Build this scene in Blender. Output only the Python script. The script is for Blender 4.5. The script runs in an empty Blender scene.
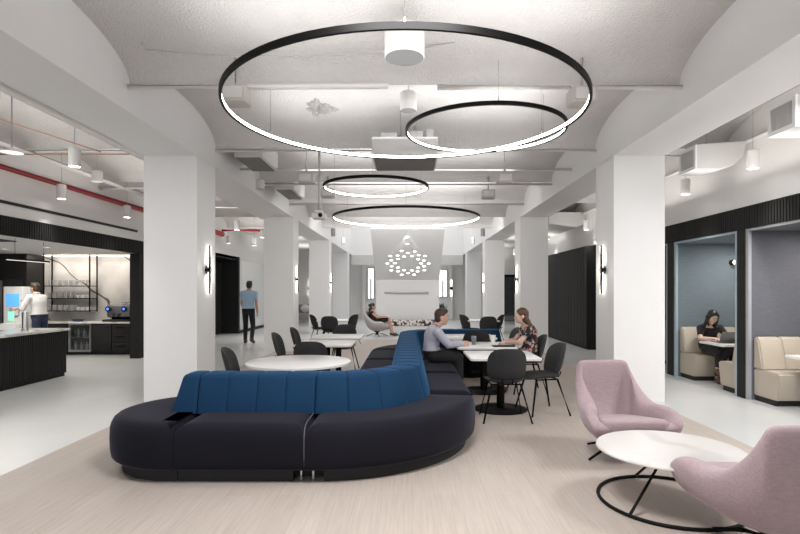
import bpy, bmesh, math, random
from mathutils import Vector, Matrix, Quaternion
random.seed(7)
PI = math.pi
V = Vector
COL = bpy.context.scene.collection
SC = bpy.context.scene

# ------------------------------------------------------------------ materials
def mat(name, color, rough=.5, metal=0.0, var=0.0, vscale=8.0, bump=0.0, bscale=40.0, emit=0.0, ecol=None,
        sheen=0.0, trans=0.0, spec=None, stint=None, stretch=None, var2=None):
    m = bpy.data.materials.new(name); m.use_nodes = True
    nt = m.node_tree; N = nt.nodes; L = nt.links
    b = N['Principled BSDF']
    c = (*color, 1)
    b.inputs['Base Color'].default_value = c
    b.inputs['Roughness'].default_value = rough
    b.inputs['Metallic'].default_value = metal
    if spec is not None: b.inputs['Specular IOR Level'].default_value = spec
    if sheen:
        b.inputs['Sheen Weight'].default_value = sheen
        if stint: b.inputs['Sheen Tint'].default_value = (*stint, 1)
        b.inputs['Sheen Roughness'].default_value = .35
    if trans: b.inputs['Transmission Weight'].default_value = trans
    if emit:
        b.inputs['Emission Color'].default_value = (*(ecol or color), 1)
        b.inputs['Emission Strength'].default_value = emit
    tc = N.new('ShaderNodeTexCoord')
    src = tc.outputs['Object']
    if stretch:
        mp = N.new('ShaderNodeMapping'); mp.inputs['Scale'].default_value = stretch
        L.new(src, mp.inputs['Vector']); src = mp.outputs['Vector']
    if var or not bump:
        no = N.new('ShaderNodeTexNoise'); no.inputs['Scale'].default_value = vscale; no.inputs['Detail'].default_value = 5
        L.new(src, no.inputs['Vector'])
        mx = N.new('ShaderNodeMix'); mx.data_type = 'RGBA'
        v = var or .02
        c2 = var2 or tuple(max(0, x*(1-v)) for x in color)
        c1 = color if var2 else tuple(min(1, x*(1+v)) for x in color)
        mx.inputs['A'].default_value = (*c1, 1); mx.inputs['B'].default_value = (*c2, 1)
        fac = no.outputs['Fac']
        if stretch:
            mr = N.new('ShaderNodeMapRange'); mr.inputs['From Min'].default_value = .36; mr.inputs['From Max'].default_value = .64
            L.new(fac, mr.inputs['Value']); fac = mr.outputs['Result']
        L.new(fac, mx.inputs['Factor']); L.new(mx.outputs['Result'], b.inputs['Base Color'])
    if bump:
        no = N.new('ShaderNodeTexNoise'); no.inputs['Scale'].default_value = bscale; no.inputs['Detail'].default_value = 3
        L.new(src, no.inputs['Vector'])
        bp = N.new('ShaderNodeBump'); bp.inputs['Strength'].default_value = bump; bp.inputs['Distance'].default_value = .02
        L.new(no.outputs['Fac'], bp.inputs['Height']); L.new(bp.outputs['Normal'], b.inputs['Normal'])
    return m

def wood_floor_mat():
    m = mat('plank_vinyl', (.5, .42, .36), .42)
    nt = m.node_tree; N = nt.nodes; L = nt.links; b = N['Principled BSDF']
    tc = N.new('ShaderNodeTexCoord')
    mp = N.new('ShaderNodeMapping'); mp.inputs['Rotation'].default_value = (0, 0, PI/2); L.new(tc.outputs['Object'], mp.inputs['Vector'])
    br = N.new('ShaderNodeTexBrick'); br.inputs['Scale'].default_value = 1.0
    br.inputs['Brick Width'].default_value = 1.3; br.inputs['Row Height'].default_value = .19
    br.inputs['Mortar Size'].default_value = .0012; br.offset = .37
    br.inputs['Color1'].default_value = (.455, .40, .36, 1); br.inputs['Color2'].default_value = (.425, .37, .33, 1)
    br.inputs['Mortar'].default_value = (.35, .30, .268, 1)
    L.new(mp.outputs['Vector'], br.inputs['Vector'])
    mp2 = N.new('ShaderNodeMapping'); mp2.inputs['Scale'].default_value = (34, 1.3, 1); L.new(tc.outputs['Object'], mp2.inputs['Vector'])
    no = N.new('ShaderNodeTexNoise'); no.inputs['Scale'].default_value = 1.5; no.inputs['Detail'].default_value = 6; no.inputs['Roughness'].default_value = .65
    L.new(mp2.outputs['Vector'], no.inputs['Vector'])
    cr = N.new('ShaderNodeValToRGB'); cr.color_ramp.elements[0].position = .3; cr.color_ramp.elements[0].color = (.82, .82, .82, 1)
    cr.color_ramp.elements[1].position = .72; cr.color_ramp.elements[1].color = (1.12, 1.12, 1.12, 1)
    L.new(no.outputs['Fac'], cr.inputs['Fac'])
    mx = N.new('ShaderNodeMix'); mx.data_type = 'RGBA'; mx.blend_type = 'MULTIPLY'; mx.inputs['Factor'].default_value = .8
    L.new(br.outputs['Color'], mx.inputs['A']); L.new(cr.outputs['Color'], mx.inputs['B'])
    L.new(mx.outputs['Result'], b.inputs['Base Color'])
    return m

def marble_mat(name, base, vein, scale, width, rough=.2, detail_amt=.25):
    m = mat(name, base, rough)
    nt = m.node_tree; N = nt.nodes; L = nt.links; b = N['Principled BSDF']
    tc = N.new('ShaderNodeTexCoord')
    mp = N.new('ShaderNodeMapping'); mp.inputs['Rotation'].default_value = (.35, -.62, .5); L.new(tc.outputs['Object'], mp.inputs['Vector'])
    wv = N.new('ShaderNodeTexWave'); wv.wave_type = 'BANDS'; wv.bands_direction = 'Z'
    wv.inputs['Scale'].default_value = scale; wv.inputs['Distortion'].default_value = 7.0; wv.inputs['Detail'].default_value = 4
    wv.inputs['Detail Scale'].default_value = 1.1
    L.new(mp.outputs['Vector'], wv.inputs['Vector'])
    cr = N.new('ShaderNodeValToRGB'); e = cr.color_ramp.elements
    e[0].position = 0; e[0].color = (*vein, 1); e[1].position = width; e[1].color = (1, 1, 1, 1)
    L.new(wv.outputs['Fac'], cr.inputs['Fac'])
    no = N.new('ShaderNodeTexNoise'); no.inputs['Scale'].default_value = 2.2; no.inputs['Detail'].default_value = 7; L.new(tc.outputs['Object'], no.inputs['Vector'])
    cr2 = N.new('ShaderNodeValToRGB'); cr2.color_ramp.elements[0].position = .35; cr2.color_ramp.elements[0].color = tuple(x*(1-detail_amt) for x in base)+(1,)
    cr2.color_ramp.elements[1].position = .6; cr2.color_ramp.elements[1].color = (*base, 1)
    L.new(no.outputs['Fac'], cr2.inputs['Fac'])
    mx = N.new('ShaderNodeMix'); mx.data_type = 'RGBA'; mx.blend_type = 'MULTIPLY'; mx.inputs['Factor'].default_value = 1
    L.new(cr2.outputs['Color'], mx.inputs['A']); L.new(cr.outputs['Color'], mx.inputs['B'])
    L.new(mx.outputs['Result'], b.inputs['Base Color'])
    return m

def pattern_mat(name, cols, scale, rough=.8):
    """irregular patches of several colours (voronoi cells)"""
    m = mat(name, cols[0], rough)
    nt = m.node_tree; N = nt.nodes; L = nt.links; b = N['Principled BSDF']
    tc = N.new('ShaderNodeTexCoord')
    no = N.new('ShaderNodeTexNoise'); no.inputs['Scale'].default_value = scale*1.3; L.new(tc.outputs['Object'], no.inputs['Vector'])
    ad = N.new('ShaderNodeMix'); ad.data_type = 'RGBA'; ad.blend_type = 'ADD'; ad.inputs['Factor'].default_value = .05
    L.new(tc.outputs['Object'], ad.inputs['A']); L.new(no.outputs['Color'], ad.inputs['B'])
    vo = N.new('ShaderNodeTexVoronoi'); vo.inputs['Scale'].default_value = scale; L.new(ad.outputs['Result'], vo.inputs['Vector'])
    sp = N.new('ShaderNodeSeparateColor'); L.new(vo.outputs['Color'], sp.inputs['Color'])
    cr = N.new('ShaderNodeValToRGB'); cr.color_ramp.interpolation = 'CONSTANT'; e = cr.color_ramp.elements
    n = len(cols)
    while len(e) < n: e.new(.5)
    for i, c in enumerate(cols):
        e[i].position = i/n; e[i].color = (*c, 1)
    L.new(sp.outputs['Red'], cr.inputs['Fac']); L.new(cr.outputs['Color'], b.inputs['Base Color'])
    return m

def fabric_mat(name, color, rough=.9, weave=260, sheen=.15, amt=.16):
    m = mat(name, color, rough, sheen=sheen)
    nt = m.node_tree; N = nt.nodes; L = nt.links; b = N['Principled BSDF']
    tc = N.new('ShaderNodeTexCoord')
    outs = []
    for sc in ((weave, weave*.12, weave*.5), (weave*.12, weave, weave*.9)):
        mp = N.new('ShaderNodeMapping'); mp.inputs['Scale'].default_value = sc; L.new(tc.outputs['Object'], mp.inputs['Vector'])
        no = N.new('ShaderNodeTexNoise'); no.inputs['Scale'].default_value = 1; no.inputs['Detail'].default_value = 2; L.new(mp.outputs['Vector'], no.inputs['Vector'])
        outs.append(no.outputs['Fac'])
    ma = N.new('ShaderNodeMath'); ma.operation = 'ADD'; L.new(outs[0], ma.inputs[0]); L.new(outs[1], ma.inputs[1])
    mr = N.new('ShaderNodeMapRange'); mr.inputs['From Min'].default_value = .6; mr.inputs['From Max'].default_value = 1.4
    mr.inputs['To Min'].default_value = 1-amt; mr.inputs['To Max'].default_value = 1+amt
    L.new(ma.outputs[0], mr.inputs['Value'])
    mx = N.new('ShaderNodeMix'); mx.data_type = 'RGBA'; mx.blend_type = 'MULTIPLY'; mx.inputs['Factor'].default_value = 1
    mx.inputs['A'].default_value = (*color, 1); L.new(mr.outputs['Result'], mx.inputs['B'])
    L.new(mx.outputs['Result'], b.inputs['Base Color'])
    bp = N.new('ShaderNodeBump'); bp.inputs['Strength'].default_value = .15; bp.inputs['Distance'].default_value = .003
    L.new(ma.outputs[0], bp.inputs['Height']); L.new(bp.outputs['Normal'], b.inputs['Normal'])
    return m

M = {}
M['white'] = mat('white_paint', (.80, .80, .80), .6, var=.015)
M['wall'] = mat('white_wall_paint', (.78, .775, .765), .65, var=.02)
M['stucco'] = mat('sprayed_plaster', (.64, .625, .615), .9, var=.07, vscale=3, bump=1.0, bscale=44)
M['concrete'] = mat('polished_concrete', (.60, .61, .61), .28, var2=(.50, .51, .51), vscale=1.6)
M['plank'] = wood_floor_mat()
M['blackwood'] = mat('black_stained_timber', (.017, .0165, .017), .6, var2=(.082, .078, .078), vscale=3, stretch=(5, 5, .3), bump=.2, bscale=8, spec=.2)
M['blackpanel'] = mat('dark_laminate', (.014, .0125, .013), .5, var2=(.024, .022, .022), vscale=4, stretch=(1.5, 1.5, 18), spec=.25)
M['black'] = mat('black_metal', (.0045, .0043, .0045), .5, spec=.12)
M['blackmatte'] = mat('black_matte', (.015, .015, .016), .7)
M['shell'] = fabric_mat('charcoal_upholstery', (.021, .021, .0225), .8, amt=.2, sheen=.04)
M['chrome'] = mat('brushed_steel', (.62, .62, .62), .28, metal=1, var=.05, vscale=30)
M['greymetal'] = mat('grey_metal', (.45, .45, .46), .4, metal=.6)
M['tabletop'] = marble_mat('white_stone_top', (.62, .598, .58), (.86, .85, .84), .9, .25, .3, .10)
M['tablewhite'] = mat('white_laminate', (.76, .755, .74), .32, var=.015)
M['velvetdark'] = mat('navy_velvet', (.0058, .0055, .009), .85, var2=(.0098, .0096, .015), vscale=2.5, sheen=.13, spec=.14, stint=(.75, .75, 1))
M['velvetblue'] = mat('blue_velvet', (.004, .026, .066), .8, var2=(.007, .038, .092), vscale=3, sheen=.25, spec=.15, stint=(.12, .42, .95))
M['plinth'] = mat('black_plinth', (.012, .012, .013), .8)
M['pink'] = fabric_mat('mauve_wool', (.34, .258, .28), .9, weave=150, sheen=.25, amt=.16)
M['mauvefar'] = fabric_mat('mauve_grey_wool', (.42, .37, .385), .9, weave=150)
M['led'] = mat('warm_white_led', (1, 1, 1), .5, emit=8.5, ecol=(1, .99, .975))
M['ledsoft'] = mat('frosted_led_tube', (1, .97, .9), .5, emit=2.3, ecol=(1, .93, .83))
M['lensdim'] = mat('dim_diffuser', (.6, .6, .6), .5, emit=.5, ecol=(1, .97, .93))
M['lampglow'] = mat('lamp_opening', (1, 1, 1), .5, emit=7, ecol=(1, .95, .87))
M['globe'] = mat('lamp_globe', (1, .95, .85), .5, emit=3, ecol=(1, .9, .75))
M['disc'] = mat('glowing_disc', (1, 1, 1), .5, emit=1.9, ecol=(1, .98, .95))
M['fixture'] = mat('white_fixture', (.64, .63, .62), .5)
M['fixturegrey'] = mat('grey_fixture', (.42, .42, .42), .5)
M['beige'] = mat('cream_junction_box', (.52, .49, .46), .6)
M['grille'] = mat('speaker_mesh', (.13, .13, .13), .7, var=.25, vscale=300)
M['pipewhite'] = mat('painted_pipe', (.82, .80, .78), .5)
M['red'] = mat('red_sprinkler_pipe', (.42, .012, .016), .4)
M['copper'] = mat('copper_conduit', (.45, .25, .17), .45, metal=.5)
M['duct'] = mat('painted_duct', (.60, .60, .59), .5)
M['machine'] = mat('dark_steel', (.17, .17, .175), .35, metal=.5)
M['cavity'] = mat('shadowed_grille', (.20, .195, .19), .8)
M['marble'] = marble_mat('veined_marble_slab', (.66, .63, .60), (.14, .13, .13), .24, .0022, .18, .22)
M['counter'] = marble_mat('pale_stone_counter', (.78, .76, .73), (.7, .69, .68), .9, .2, .2, .1)
M['fabblue'] = fabric_mat('blue_grey_felt', (.155, .195, .225), .95, weave=90, amt=.12)
M['fabgrey'] = fabric_mat('grey_violet_felt', (.125, .13, .152), .95, weave=90, amt=.12)
M['edgeblue'] = mat('pale_blue_edge', (.36, .46, .52), .6)
M['edgegrey'] = mat('pale_grey_edge', (.36, .37, .40), .6)
M['leather'] = mat('tan_leather', (.46, .405, .335), .40, var2=(.41, .355, .29), vscale=4, bump=.08, bscale=120)
M['glass'] = mat('clear_glass', (.93, .95, .95), .08, trans=.6)
M['pane'] = mat('clear_pane', (.95, .96, .96), .02, trans=.97)
M['whiteboard'] = mat('glass_whiteboard', (.80, .82, .82), .08)
M['darkglass'] = mat('dark_cooler_glass', (.02, .025, .03), .06)
M['skin'] = mat('fair_skin', (.56, .345, .26), .55, var=.08, vscale=20)
M['skin2'] = mat('tan_skin', (.47, .27, .19), .55, var=.08, vscale=20)
M['skinpale'] = mat('light_skin', (.62, .42, .34), .55, var=.06, vscale=20)
M['hairbrown'] = mat('brown_hair', (.085, .036, .02), .5, var=.5, vscale=6, stretch=(20, 20, 2))
M['hairdark'] = mat('dark_brown_hair', (.045, .025, .015), .5, var=.5, vscale=6, stretch=(20, 20, 2))
M['hairblack'] = mat('black_hair', (.010, .009, .009), .42, var=.4, vscale=6, stretch=(20, 20, 2))
M['shirtlilac'] = fabric_mat('lilac_cotton', (.42, .42, .50), .85, weave=300, amt=.1)
M['shirtblue'] = fabric_mat('light_blue_cotton', (.36, .50, .66), .85, weave=300, amt=.08)
M['shirtwhite'] = fabric_mat('white_cotton', (.72, .71, .70), .85, weave=300, amt=.06)
M['clothblack'] = fabric_mat('black_cotton', (.012, .012, .014), .9, weave=300, amt=.15)
M['jeans'] = fabric_mat('indigo_denim', (.025, .035, .075), .9, weave=300)
M['floral'] = pattern_mat('floral_print', [(.012, .012, .015), (.012, .012, .015), (.45, .22, .20), (.015, .014, .018), (.42, .34, .30), (.02, .02, .024)], 26)
M['shoe'] = mat('black_leather', (.012, .011, .011), .4)
M['shoetan'] = mat('brown_leather', (.10, .055, .035), .45)
M['eye'] = mat('dark_eye', (.02, .014, .012), .2)
M['eyewhite'] = mat('eye_white', (.75, .73, .70), .3)
M['lip'] = mat('lips', (.42, .16, .14), .5)
M['maskblue'] = mat('face_mask_blue', (.30, .45, .62), .8)
M['laptop'] = mat('laptop_grey', (.16, .165, .17), .4, metal=.4)
M['cupwhite'] = mat('white_ceramic', (.82, .81, .78), .3)
M['tumbler'] = mat('tinted_tumbler', (.62, .70, .74), .08, trans=.75)
M['water'] = mat('blue_water', (.25, .42, .55), .1, trans=.5)
M['screen'] = mat('blue_touch_screen', (.1, .35, .75), .3, emit=.45, ecol=(.10, .36, .80))
M['greenglow'] = mat('green_dispense_light', (.2, .8, .45), .4, emit=.55, ecol=(.25, .85, .5))
M['blueglow'] = mat('blue_gauge_glow', (.1, .3, 1), .4, emit=.6, ecol=(.08, .22, 1))
M['plastic'] = mat('white_plastic', (.78, .79, .80), .35)
M['indigo'] = mat('indigo_tray', (.055, .05, .16), .5)
M['mosaic'] = pattern_mat('black_white_pattern', [(.75, .72, .68), (.02, .02, .02), (.7, .68, .66), (.35, .25, .18), (.03, .03, .03), (.8, .78, .76)], 13)
M['greysofa'] = fabric_mat('grey_wool', (.28, .28, .285), .9)
M['leaf'] = mat('dark_green_leaf', (.03, .05, .025), .5, var=.4, vscale=12)
M['pot'] = mat('dark_grey_pot', (.10, .10, .105), .6)
M['bottle'] = mat('bottle_glass', (.10, .20, .30), .1, trans=.3)
M['can'] = mat('drink_can', (.40, .50, .55), .3, metal=.5)
M['door'] = mat('grey_door_paint', (.32, .32, .33), .5)
M['daylight'] = mat('bright_window', (.9, .92, .95), .4, emit=.9, ecol=(.95, .97, 1))
M['mirror'] = mat('smoked_glass', (.30, .31, .33), .04, metal=.8)

# ------------------------------------------------------------------ mesh helpers
def nbm(): return bmesh.new()

def box(bm, x0, x1, y0, y1, z0, z1, bev=0.0, seg=2):
    r = bmesh.ops.create_cube(bm, size=1)
    vs = r['verts']
    for v in vs:
        v.co = V(((x0+x1)/2 + v.co.x*(x1-x0), (y0+y1)/2 + v.co.y*(y1-y0), (z0+z1)/2 + v.co.z*(z1-z0)))
    if bev:
        es = list({e for v in vs for e in v.link_edges})
        bmesh.ops.bevel(bm, geom=es, offset=bev, segments=seg, affect='EDGES', profile=.5)
    return bm

def frame_of(d):
    d = d.normalized()
    a = V((0, 0, 1)) if abs(d.z) < .95 else V((1, 0, 0))
    u = d.cross(a).normalized(); w = u.cross(d).normalized()
    return u, w

def tube(bm, pts, r, n=10, closed=False, r1=None, caps=True):
    pts = [V(p) for p in pts]; k = len(pts); rings = []
    up = None
    for i, p in enumerate(pts):
        if closed: d = pts[(i+1) % k] - pts[i-1]
        else: d = pts[min(i+1, k-1)] - pts[max(i-1, 0)]
        d.normalize()
        if up is None: u, w = frame_of(d)
        else:
            u = (up - d*up.dot(d)).normalized(); w = d.cross(u).normalized()
        up = u
        rr = r if r1 is None else r + (r1-r)*i/(k-1)
        rings.append([bm.verts.new(p + (u*math.cos(2*PI*j/n) + w*math.sin(2*PI*j/n))*rr) for j in range(n)])
    for i in range(k if closed else k-1):
        A, B = rings[i], rings[(i+1) % k]
        for j in range(n):
            bm.faces.new((A[j], A[(j+1) % n], B[(j+1) % n], B[j]))
    if caps and not closed:
        bm.faces.new(rings[0][::-1]); bm.faces.new(rings[-1])
    return bm

def lathe(bm, prof, c=(0, 0, 0), n=32, capa=True, capb=True, a0=0, sx=1, sy=1):
    """revolve (r,z) profile about z"""
    c = V(c); rings = []
    for r, z in prof:
        rings.append([bm.verts.new(c + V((r*sx*math.cos(a0+2*PI*j/n), r*sy*math.sin(a0+2*PI*j/n), z))) for j in range(n)])
    for A, B in zip(rings, rings[1:]):
        for j in range(n): bm.faces.new((A[j], A[(j+1) % n], B[(j+1) % n], B[j]))
    if capa and prof[0][0] > 1e-5: bm.faces.new(rings[0][::-1])
    if capb and prof[-1][0] > 1e-5: bm.faces.new(rings[-1])
    return bm

def ringband(bm, r0, r1, z0, z1, c=(0, 0, 0), n=96):
    c = V(c); pr = [(r0, z0), (r1, z0), (r1, z1), (r0, z1)]; R = []
    for r, z in pr: R.append([bm.verts.new(c + V((r*math.cos(2*PI*j/n), r*math.sin(2*PI*j/n), z))) for j in range(n)])
    for i in range(4):
        A, B = R[i], R[(i+1) % 4]
        for j in range(n): bm.faces.new((A[j], A[(j+1) % n], B[(j+1) % n], B[j]))
    return bm

def ell(bm, c, rx, ry, rz, rot=None, sub=3):
    r = bmesh.ops.create_icosphere(bm, subdivisions=sub, radius=1)
    for v in r['verts']:
        p = V((v.co.x*rx, v.co.y*ry, v.co.z*rz))
        if rot is not None: p = rot @ p
        v.co = V(c) + p
    return bm

def cap(bm, p0, p1, r0, r1, n=14):
    """tapered capsule (closed)"""
    p0 = V(p0); p1 = V(p1); d = p1-p0
    if d.length < 1e-5: return ell(bm, p0, r0, r0, r0)
    u, w = frame_of(d); d.normalize()
    prof = []
    for i in range(1, 6):
        a = PI/2*(1-i/5); prof.append((p0 - d*r0*math.sin(a), r0*math.cos(a)))
    for i in range(0, 5):
        a = PI/2*i/5; prof.append((p1 + d*r1*math.sin(a), r1*math.cos(a)))
    rings = [[bm.verts.new(c + (u*math.cos(2*PI*j/n)+w*math.sin(2*PI*j/n))*r) for j in range(n)] for c, r in prof]
    a = bm.verts.new(p0-d*r0); b = bm.verts.new(p1+d*r1)
    for A, B in zip(rings, rings[1:]):
        for j in range(n): bm.faces.new((A[j], A[(j+1) % n], B[(j+1) % n], B[j]))
    for j in range(n):
        bm.faces.new((a, rings[0][(j+1) % n], rings[0][j])); bm.faces.new((b, rings[-1][j], rings[-1][(j+1) % n]))
    return bm

def loft(bm, rings, closed_ring=True, capa=True, capb=True):
    R = [[bm.verts.new(p) for p in r] for r in rings]; n = len(R[0])
    for A, B in zip(R, R[1:]):
        for j in range(n if closed_ring else n-1): bm.faces.new((A[j], A[(j+1) % n], B[(j+1) % n], B[j]))
    if closed_ring and capa: bm.faces.new(R[0][::-1])
    if closed_ring and capb: bm.faces.new(R[-1])
    return bm

def prism(bm, poly, axis, a0, a1):
    """extrude a 2D polygon: axis 'x': poly=(y,z); 'y': (x,z); 'z': (x,y)"""
    f = {'x': lambda a, p: V((a, p[0], p[1])), 'y': lambda a, p: V((p[0], a, p[1])), 'z': lambda a, p: V((p[0], p[1], a))}[axis]
    return loft(bm, [[f(a0, p) for p in poly], [f(a1, p) for p in poly]])

def inset_poly(poly, d):
    n = len(poly); out = []
    for i in range(n):
        a, b, c = V(poly[i-1]), V(poly[i]), V(poly[(i+1) % n])
        e1 = (b-a); e2 = (c-b)
        if e1.length < 1e-7 or e2.length < 1e-7: out.append(b); continue
        n1 = V((-e1.y, e1.x)).normalized(); n2 = V((-e2.y, e2.x)).normalized()
        m = (n1+n2)
        if m.length < 1e-4: out.append(b + n1*d); continue
        m.normalize(); s = 1/max(.55, m.dot(n1))
        out.append(b + m*d*s)
    return out

def stack(bm, poly, levels):
    """counter-clockwise plan outline raised through (inset, z) levels, closed top and bottom"""
    rings = []
    for ins, z in levels:
        rings.append([(p[0], p[1], z) for p in (inset_poly(poly, ins) if ins else poly)])
    return loft(bm, rings)

def rrect(x0, x1, y0, y1, r, k=5):
    out = []
    for cx, cy, a in ((x1-r, y0+r, -PI/2), (x1-r, y1-r, 0), (x0+r, y1-r, PI/2), (x0+r, y0+r, PI)):
        for i in range(k+1):
            t = a + PI/2*i/k; out.append((cx+r*math.cos(t), cy+r*math.sin(t)))
    return out

def smooth_by_angle(me, ang=40):
    me.polygons.foreach_set('use_smooth', [True]*len(me.polygons))
    try: me.set_sharp_from_angle(angle=math.radians(ang))
    except Exception: pass

ROOTM = {}
def obj(name, bm, material, parent=None, world=False, smooth=40, sub=0):
    if world and parent is not None and parent.name in ROOTM:
        bm.transform(ROOTM[parent.name].inverted())
    bmesh.ops.recalc_face_normals(bm, faces=bm.faces)
    me = bpy.data.meshes.new(name); bm.to_mesh(me); bm.free()
    me.materials.append(M[material] if isinstance(material, str) else material)
    if smooth: smooth_by_angle(me, smooth)
    o = bpy.data.objects.new(name, me); COL.objects.link(o)
    if parent is not None: o.parent = parent
    if sub:
        md = o.modifiers.new('subdivision', 'SUBSURF'); md.levels = sub; md.render_levels = sub
    return o

def thing(name, label, cat, loc=(0, 0, 0), rz=0.0, group=None):
    o = bpy.data.objects.new(name, None); COL.objects.link(o)
    o.empty_display_size = .1
    o.location = loc; o.rotation_euler = (0, 0, rz); o['label'] = label; o['category'] = cat
    if group: o['group'] = group
    ROOTM[o.name] = Matrix.Translation(V(loc)) @ Matrix.Rotation(rz, 4, 'Z')
    return o

def tag(o, label, cat, group=None):
    o['label'] = label; o['category'] = cat
    if group: o['group'] = group
    return o

def struct(name, bm, material, smooth=40):
    o = obj(name, bm, material, smooth=smooth); o['kind'] = 'structure'; return o

def dup(root, loc, rz, label=None, group=None):
    r = root.copy(); COL.objects.link(r); r.location = loc; r.rotation_euler = (0, 0, rz)
    if label: r['label'] = label
    if group: r['group'] = group
    for ch in list(root.children):
        c = ch.copy(); COL.objects.link(c); c.parent = r
        for g in list(ch.children):
            d = g.copy(); COL.objects.link(d); d.parent = c
    return r

def dup_mesh(o, loc, rz=0, label=None):
    c = o.copy(); COL.objects.link(c); c.location = loc; c.rotation_euler = (0, 0, rz)
    if label: c['label'] = label
    return c
# ------------------------------------------------------------------ camera
cam = bpy.data.cameras.new('camera'); co = bpy.data.objects.new('camera', cam); COL.objects.link(co)
co.location = (0, 0, 1.5); co.rotation_euler = (PI/2, 0, 0)
cam.sensor_width = 36; cam.lens = 36*533/800; cam.shift_x = -8/800; cam.shift_y = 24/800
cam.clip_start = .05; cam.clip_end = 200
SC.camera = co

# ------------------------------------------------------------------ setting: shell
struct('floor', box(nbm(), -12, 8.5, -2.5, 30, -.12, 0), 'concrete')
struct('floor_planks', box(nbm(), -3.3, 3.3, -2.5, 16.5, -.002, .004), 'plank')

RIB0, PITCH = 3.02, 2.44
BXR = 2.78
def vault_z(y):
    u = ((y-RIB0) % PITCH)/PITCH
    t = abs(2*u-1)
    return 3.61 + .36*math.sqrt(max(0, 1-t**2.05))
bm = nbm(); ys = []
k = -2
while RIB0+PITCH*k < 17.6:
    for i in range(28):
        # denser near the ribs
        u = .5-.5*math.cos(PI*i/28)
        ys.append(RIB0+PITCH*(k+u))
    k += 1
ys.append(RIB0+PITCH*6)
prof = [(y, vault_z(y)) for y in ys]
xs = [-11, -3.57, -2.85, 0, 2.78, 3.47, 8.2]
R = [[bm.verts.new((x, y, z)) for y, z in prof] for x in xs]
for A, B in zip(R, R[1:]):
    for j in range(len(prof)-1): bm.faces.new((A[j], A[j+1], B[j+1], B[j]))
top = [[bm.verts.new((x, y, 4.35)) for y in (prof[0][0], prof[-1][0])] for x in (xs[0], xs[-1])]
bm.faces.new((top[0][0], top[0][1], top[1][1], top[1][0]))
struct('ceiling', bm, 'stucco', smooth=50)
# aisle ceilings beyond the vaults, atrium
struct('ceiling_left_aisle', box(nbm(), -11, -3.57, 17.66, 30, 3.62, 3.8), 'wall')
struct('ceiling_right_aisle', box(nbm(), 3.57, 8.2, 17.66, 30, 3.62, 3.8), 'wall')
struct('ceiling_atrium', box(nbm(), -3.6, 3.6, 17.5, 30, 7, 7.15), 'white')
for s, nm in ((-1, 'left'), (1, 'right')):
    a, b = (-3.57, -2.85) if s < 0 else (BXR, 3.47)
    struct('beam_'+nm, box(nbm(), a, b, -2.3, 17.66, 3.33, 4.3), 'white')
    struct('beam_atrium_'+nm, box(nbm(), a, b, 17.66, 28.4, 3.33, 7), 'white')
    for i, y in enumerate((7.2, 13.2, 19.2, 25.2)):
        struct('column', box(nbm(), a, b, y, y+.68, 0, 3.34), 'white')
struct('wall_atrium_front', box(nbm(), -2.85, 2.85, 17.66, 17.8, 3.6, 7), 'white')
struct('wall_atrium_back', box(nbm(), -2.85, 2.85, 27, 27.3, 2.82, 7), 'white')
struct('trim_7', box(nbm(), -2.85, 2.78, 26.85, 27.0, 2.82, 3.31), 'duct')
struct('wall_back', box(nbm(), -11, 8.2, 28.5, 28.7, 0, 3.7), 'wall')
bm = nbm()
for x0, x1 in ((-2.42, -2.26), (2.22, 2.36)): box(bm, x0, x1, 28.2, 28.5, 0, 2.9)
struct('trim_1', bm, 'white')

# left long wall: white above z 2.62, portal, alcove, recess
struct('wall_left', box(nbm(), -6.2, -6.0, -2.3, 28.5, 2.62, 4.3), 'wall')
struct('wall_left_lower', box(nbm(), -6.2, -6.0, 12.62, 16.0, 0, 2.62), 'wall')
struct('wall_left_far', box(nbm(), -6.2, -6.0, 18.95, 28.5, 0, 2.62), 'wall')
def slats(bm, x, d, y0, y1, z0, z1, pitch=.055, w=.036, th=.018):
    """vertical battens on the plane x, standing out to side d"""
    a, b = sorted((x-d*.06, x-d*th)); box(bm, a, b, y0, y1, z0, z1)
    y = y0
    while y+w < y1:
        a, b = sorted((x-d*th*1.5, x)); box(bm, a, b, y, y+w, z0, z1); y += pitch
    return bm
struct('trim_2', slats(nbm(), -5.98, 1, 2.0, 12.62, 2.33, 2.62), 'blackwood', smooth=0)
bm = nbm(); box(bm, -6.18, -5.97, 11.84, 12.62, 0, 2.33)
struct('trim_3', bm, 'blackwood')
struct('wall_bar_side', box(nbm(), -6.5, -6.19, 12.5, 13.2, 0, 2.4), 'blackpanel')
struct('ceiling_bar', box(nbm(), -11, -6.05, 2.0, 13.3, 2.38, 2.5), 'wall')
struct('wall_bar_back', box(nbm(), -11, -6.19, 13.12, 13.25, 0, 2.4), 'marble')
struct('wall_bar_left', box(nbm(), -11.15, -11, 2.0, 13.3, 0, 2.5), 'blackpanel')
bm = nbm(); box(bm, -6.0, -5.985, 3.0, 11.8, 2.80, 2.845)
tag(obj('linear_diffuser', bm, 'blackmatte'), 'long thin black slot air diffuser on white wall above black bar header', 'vent')
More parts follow.
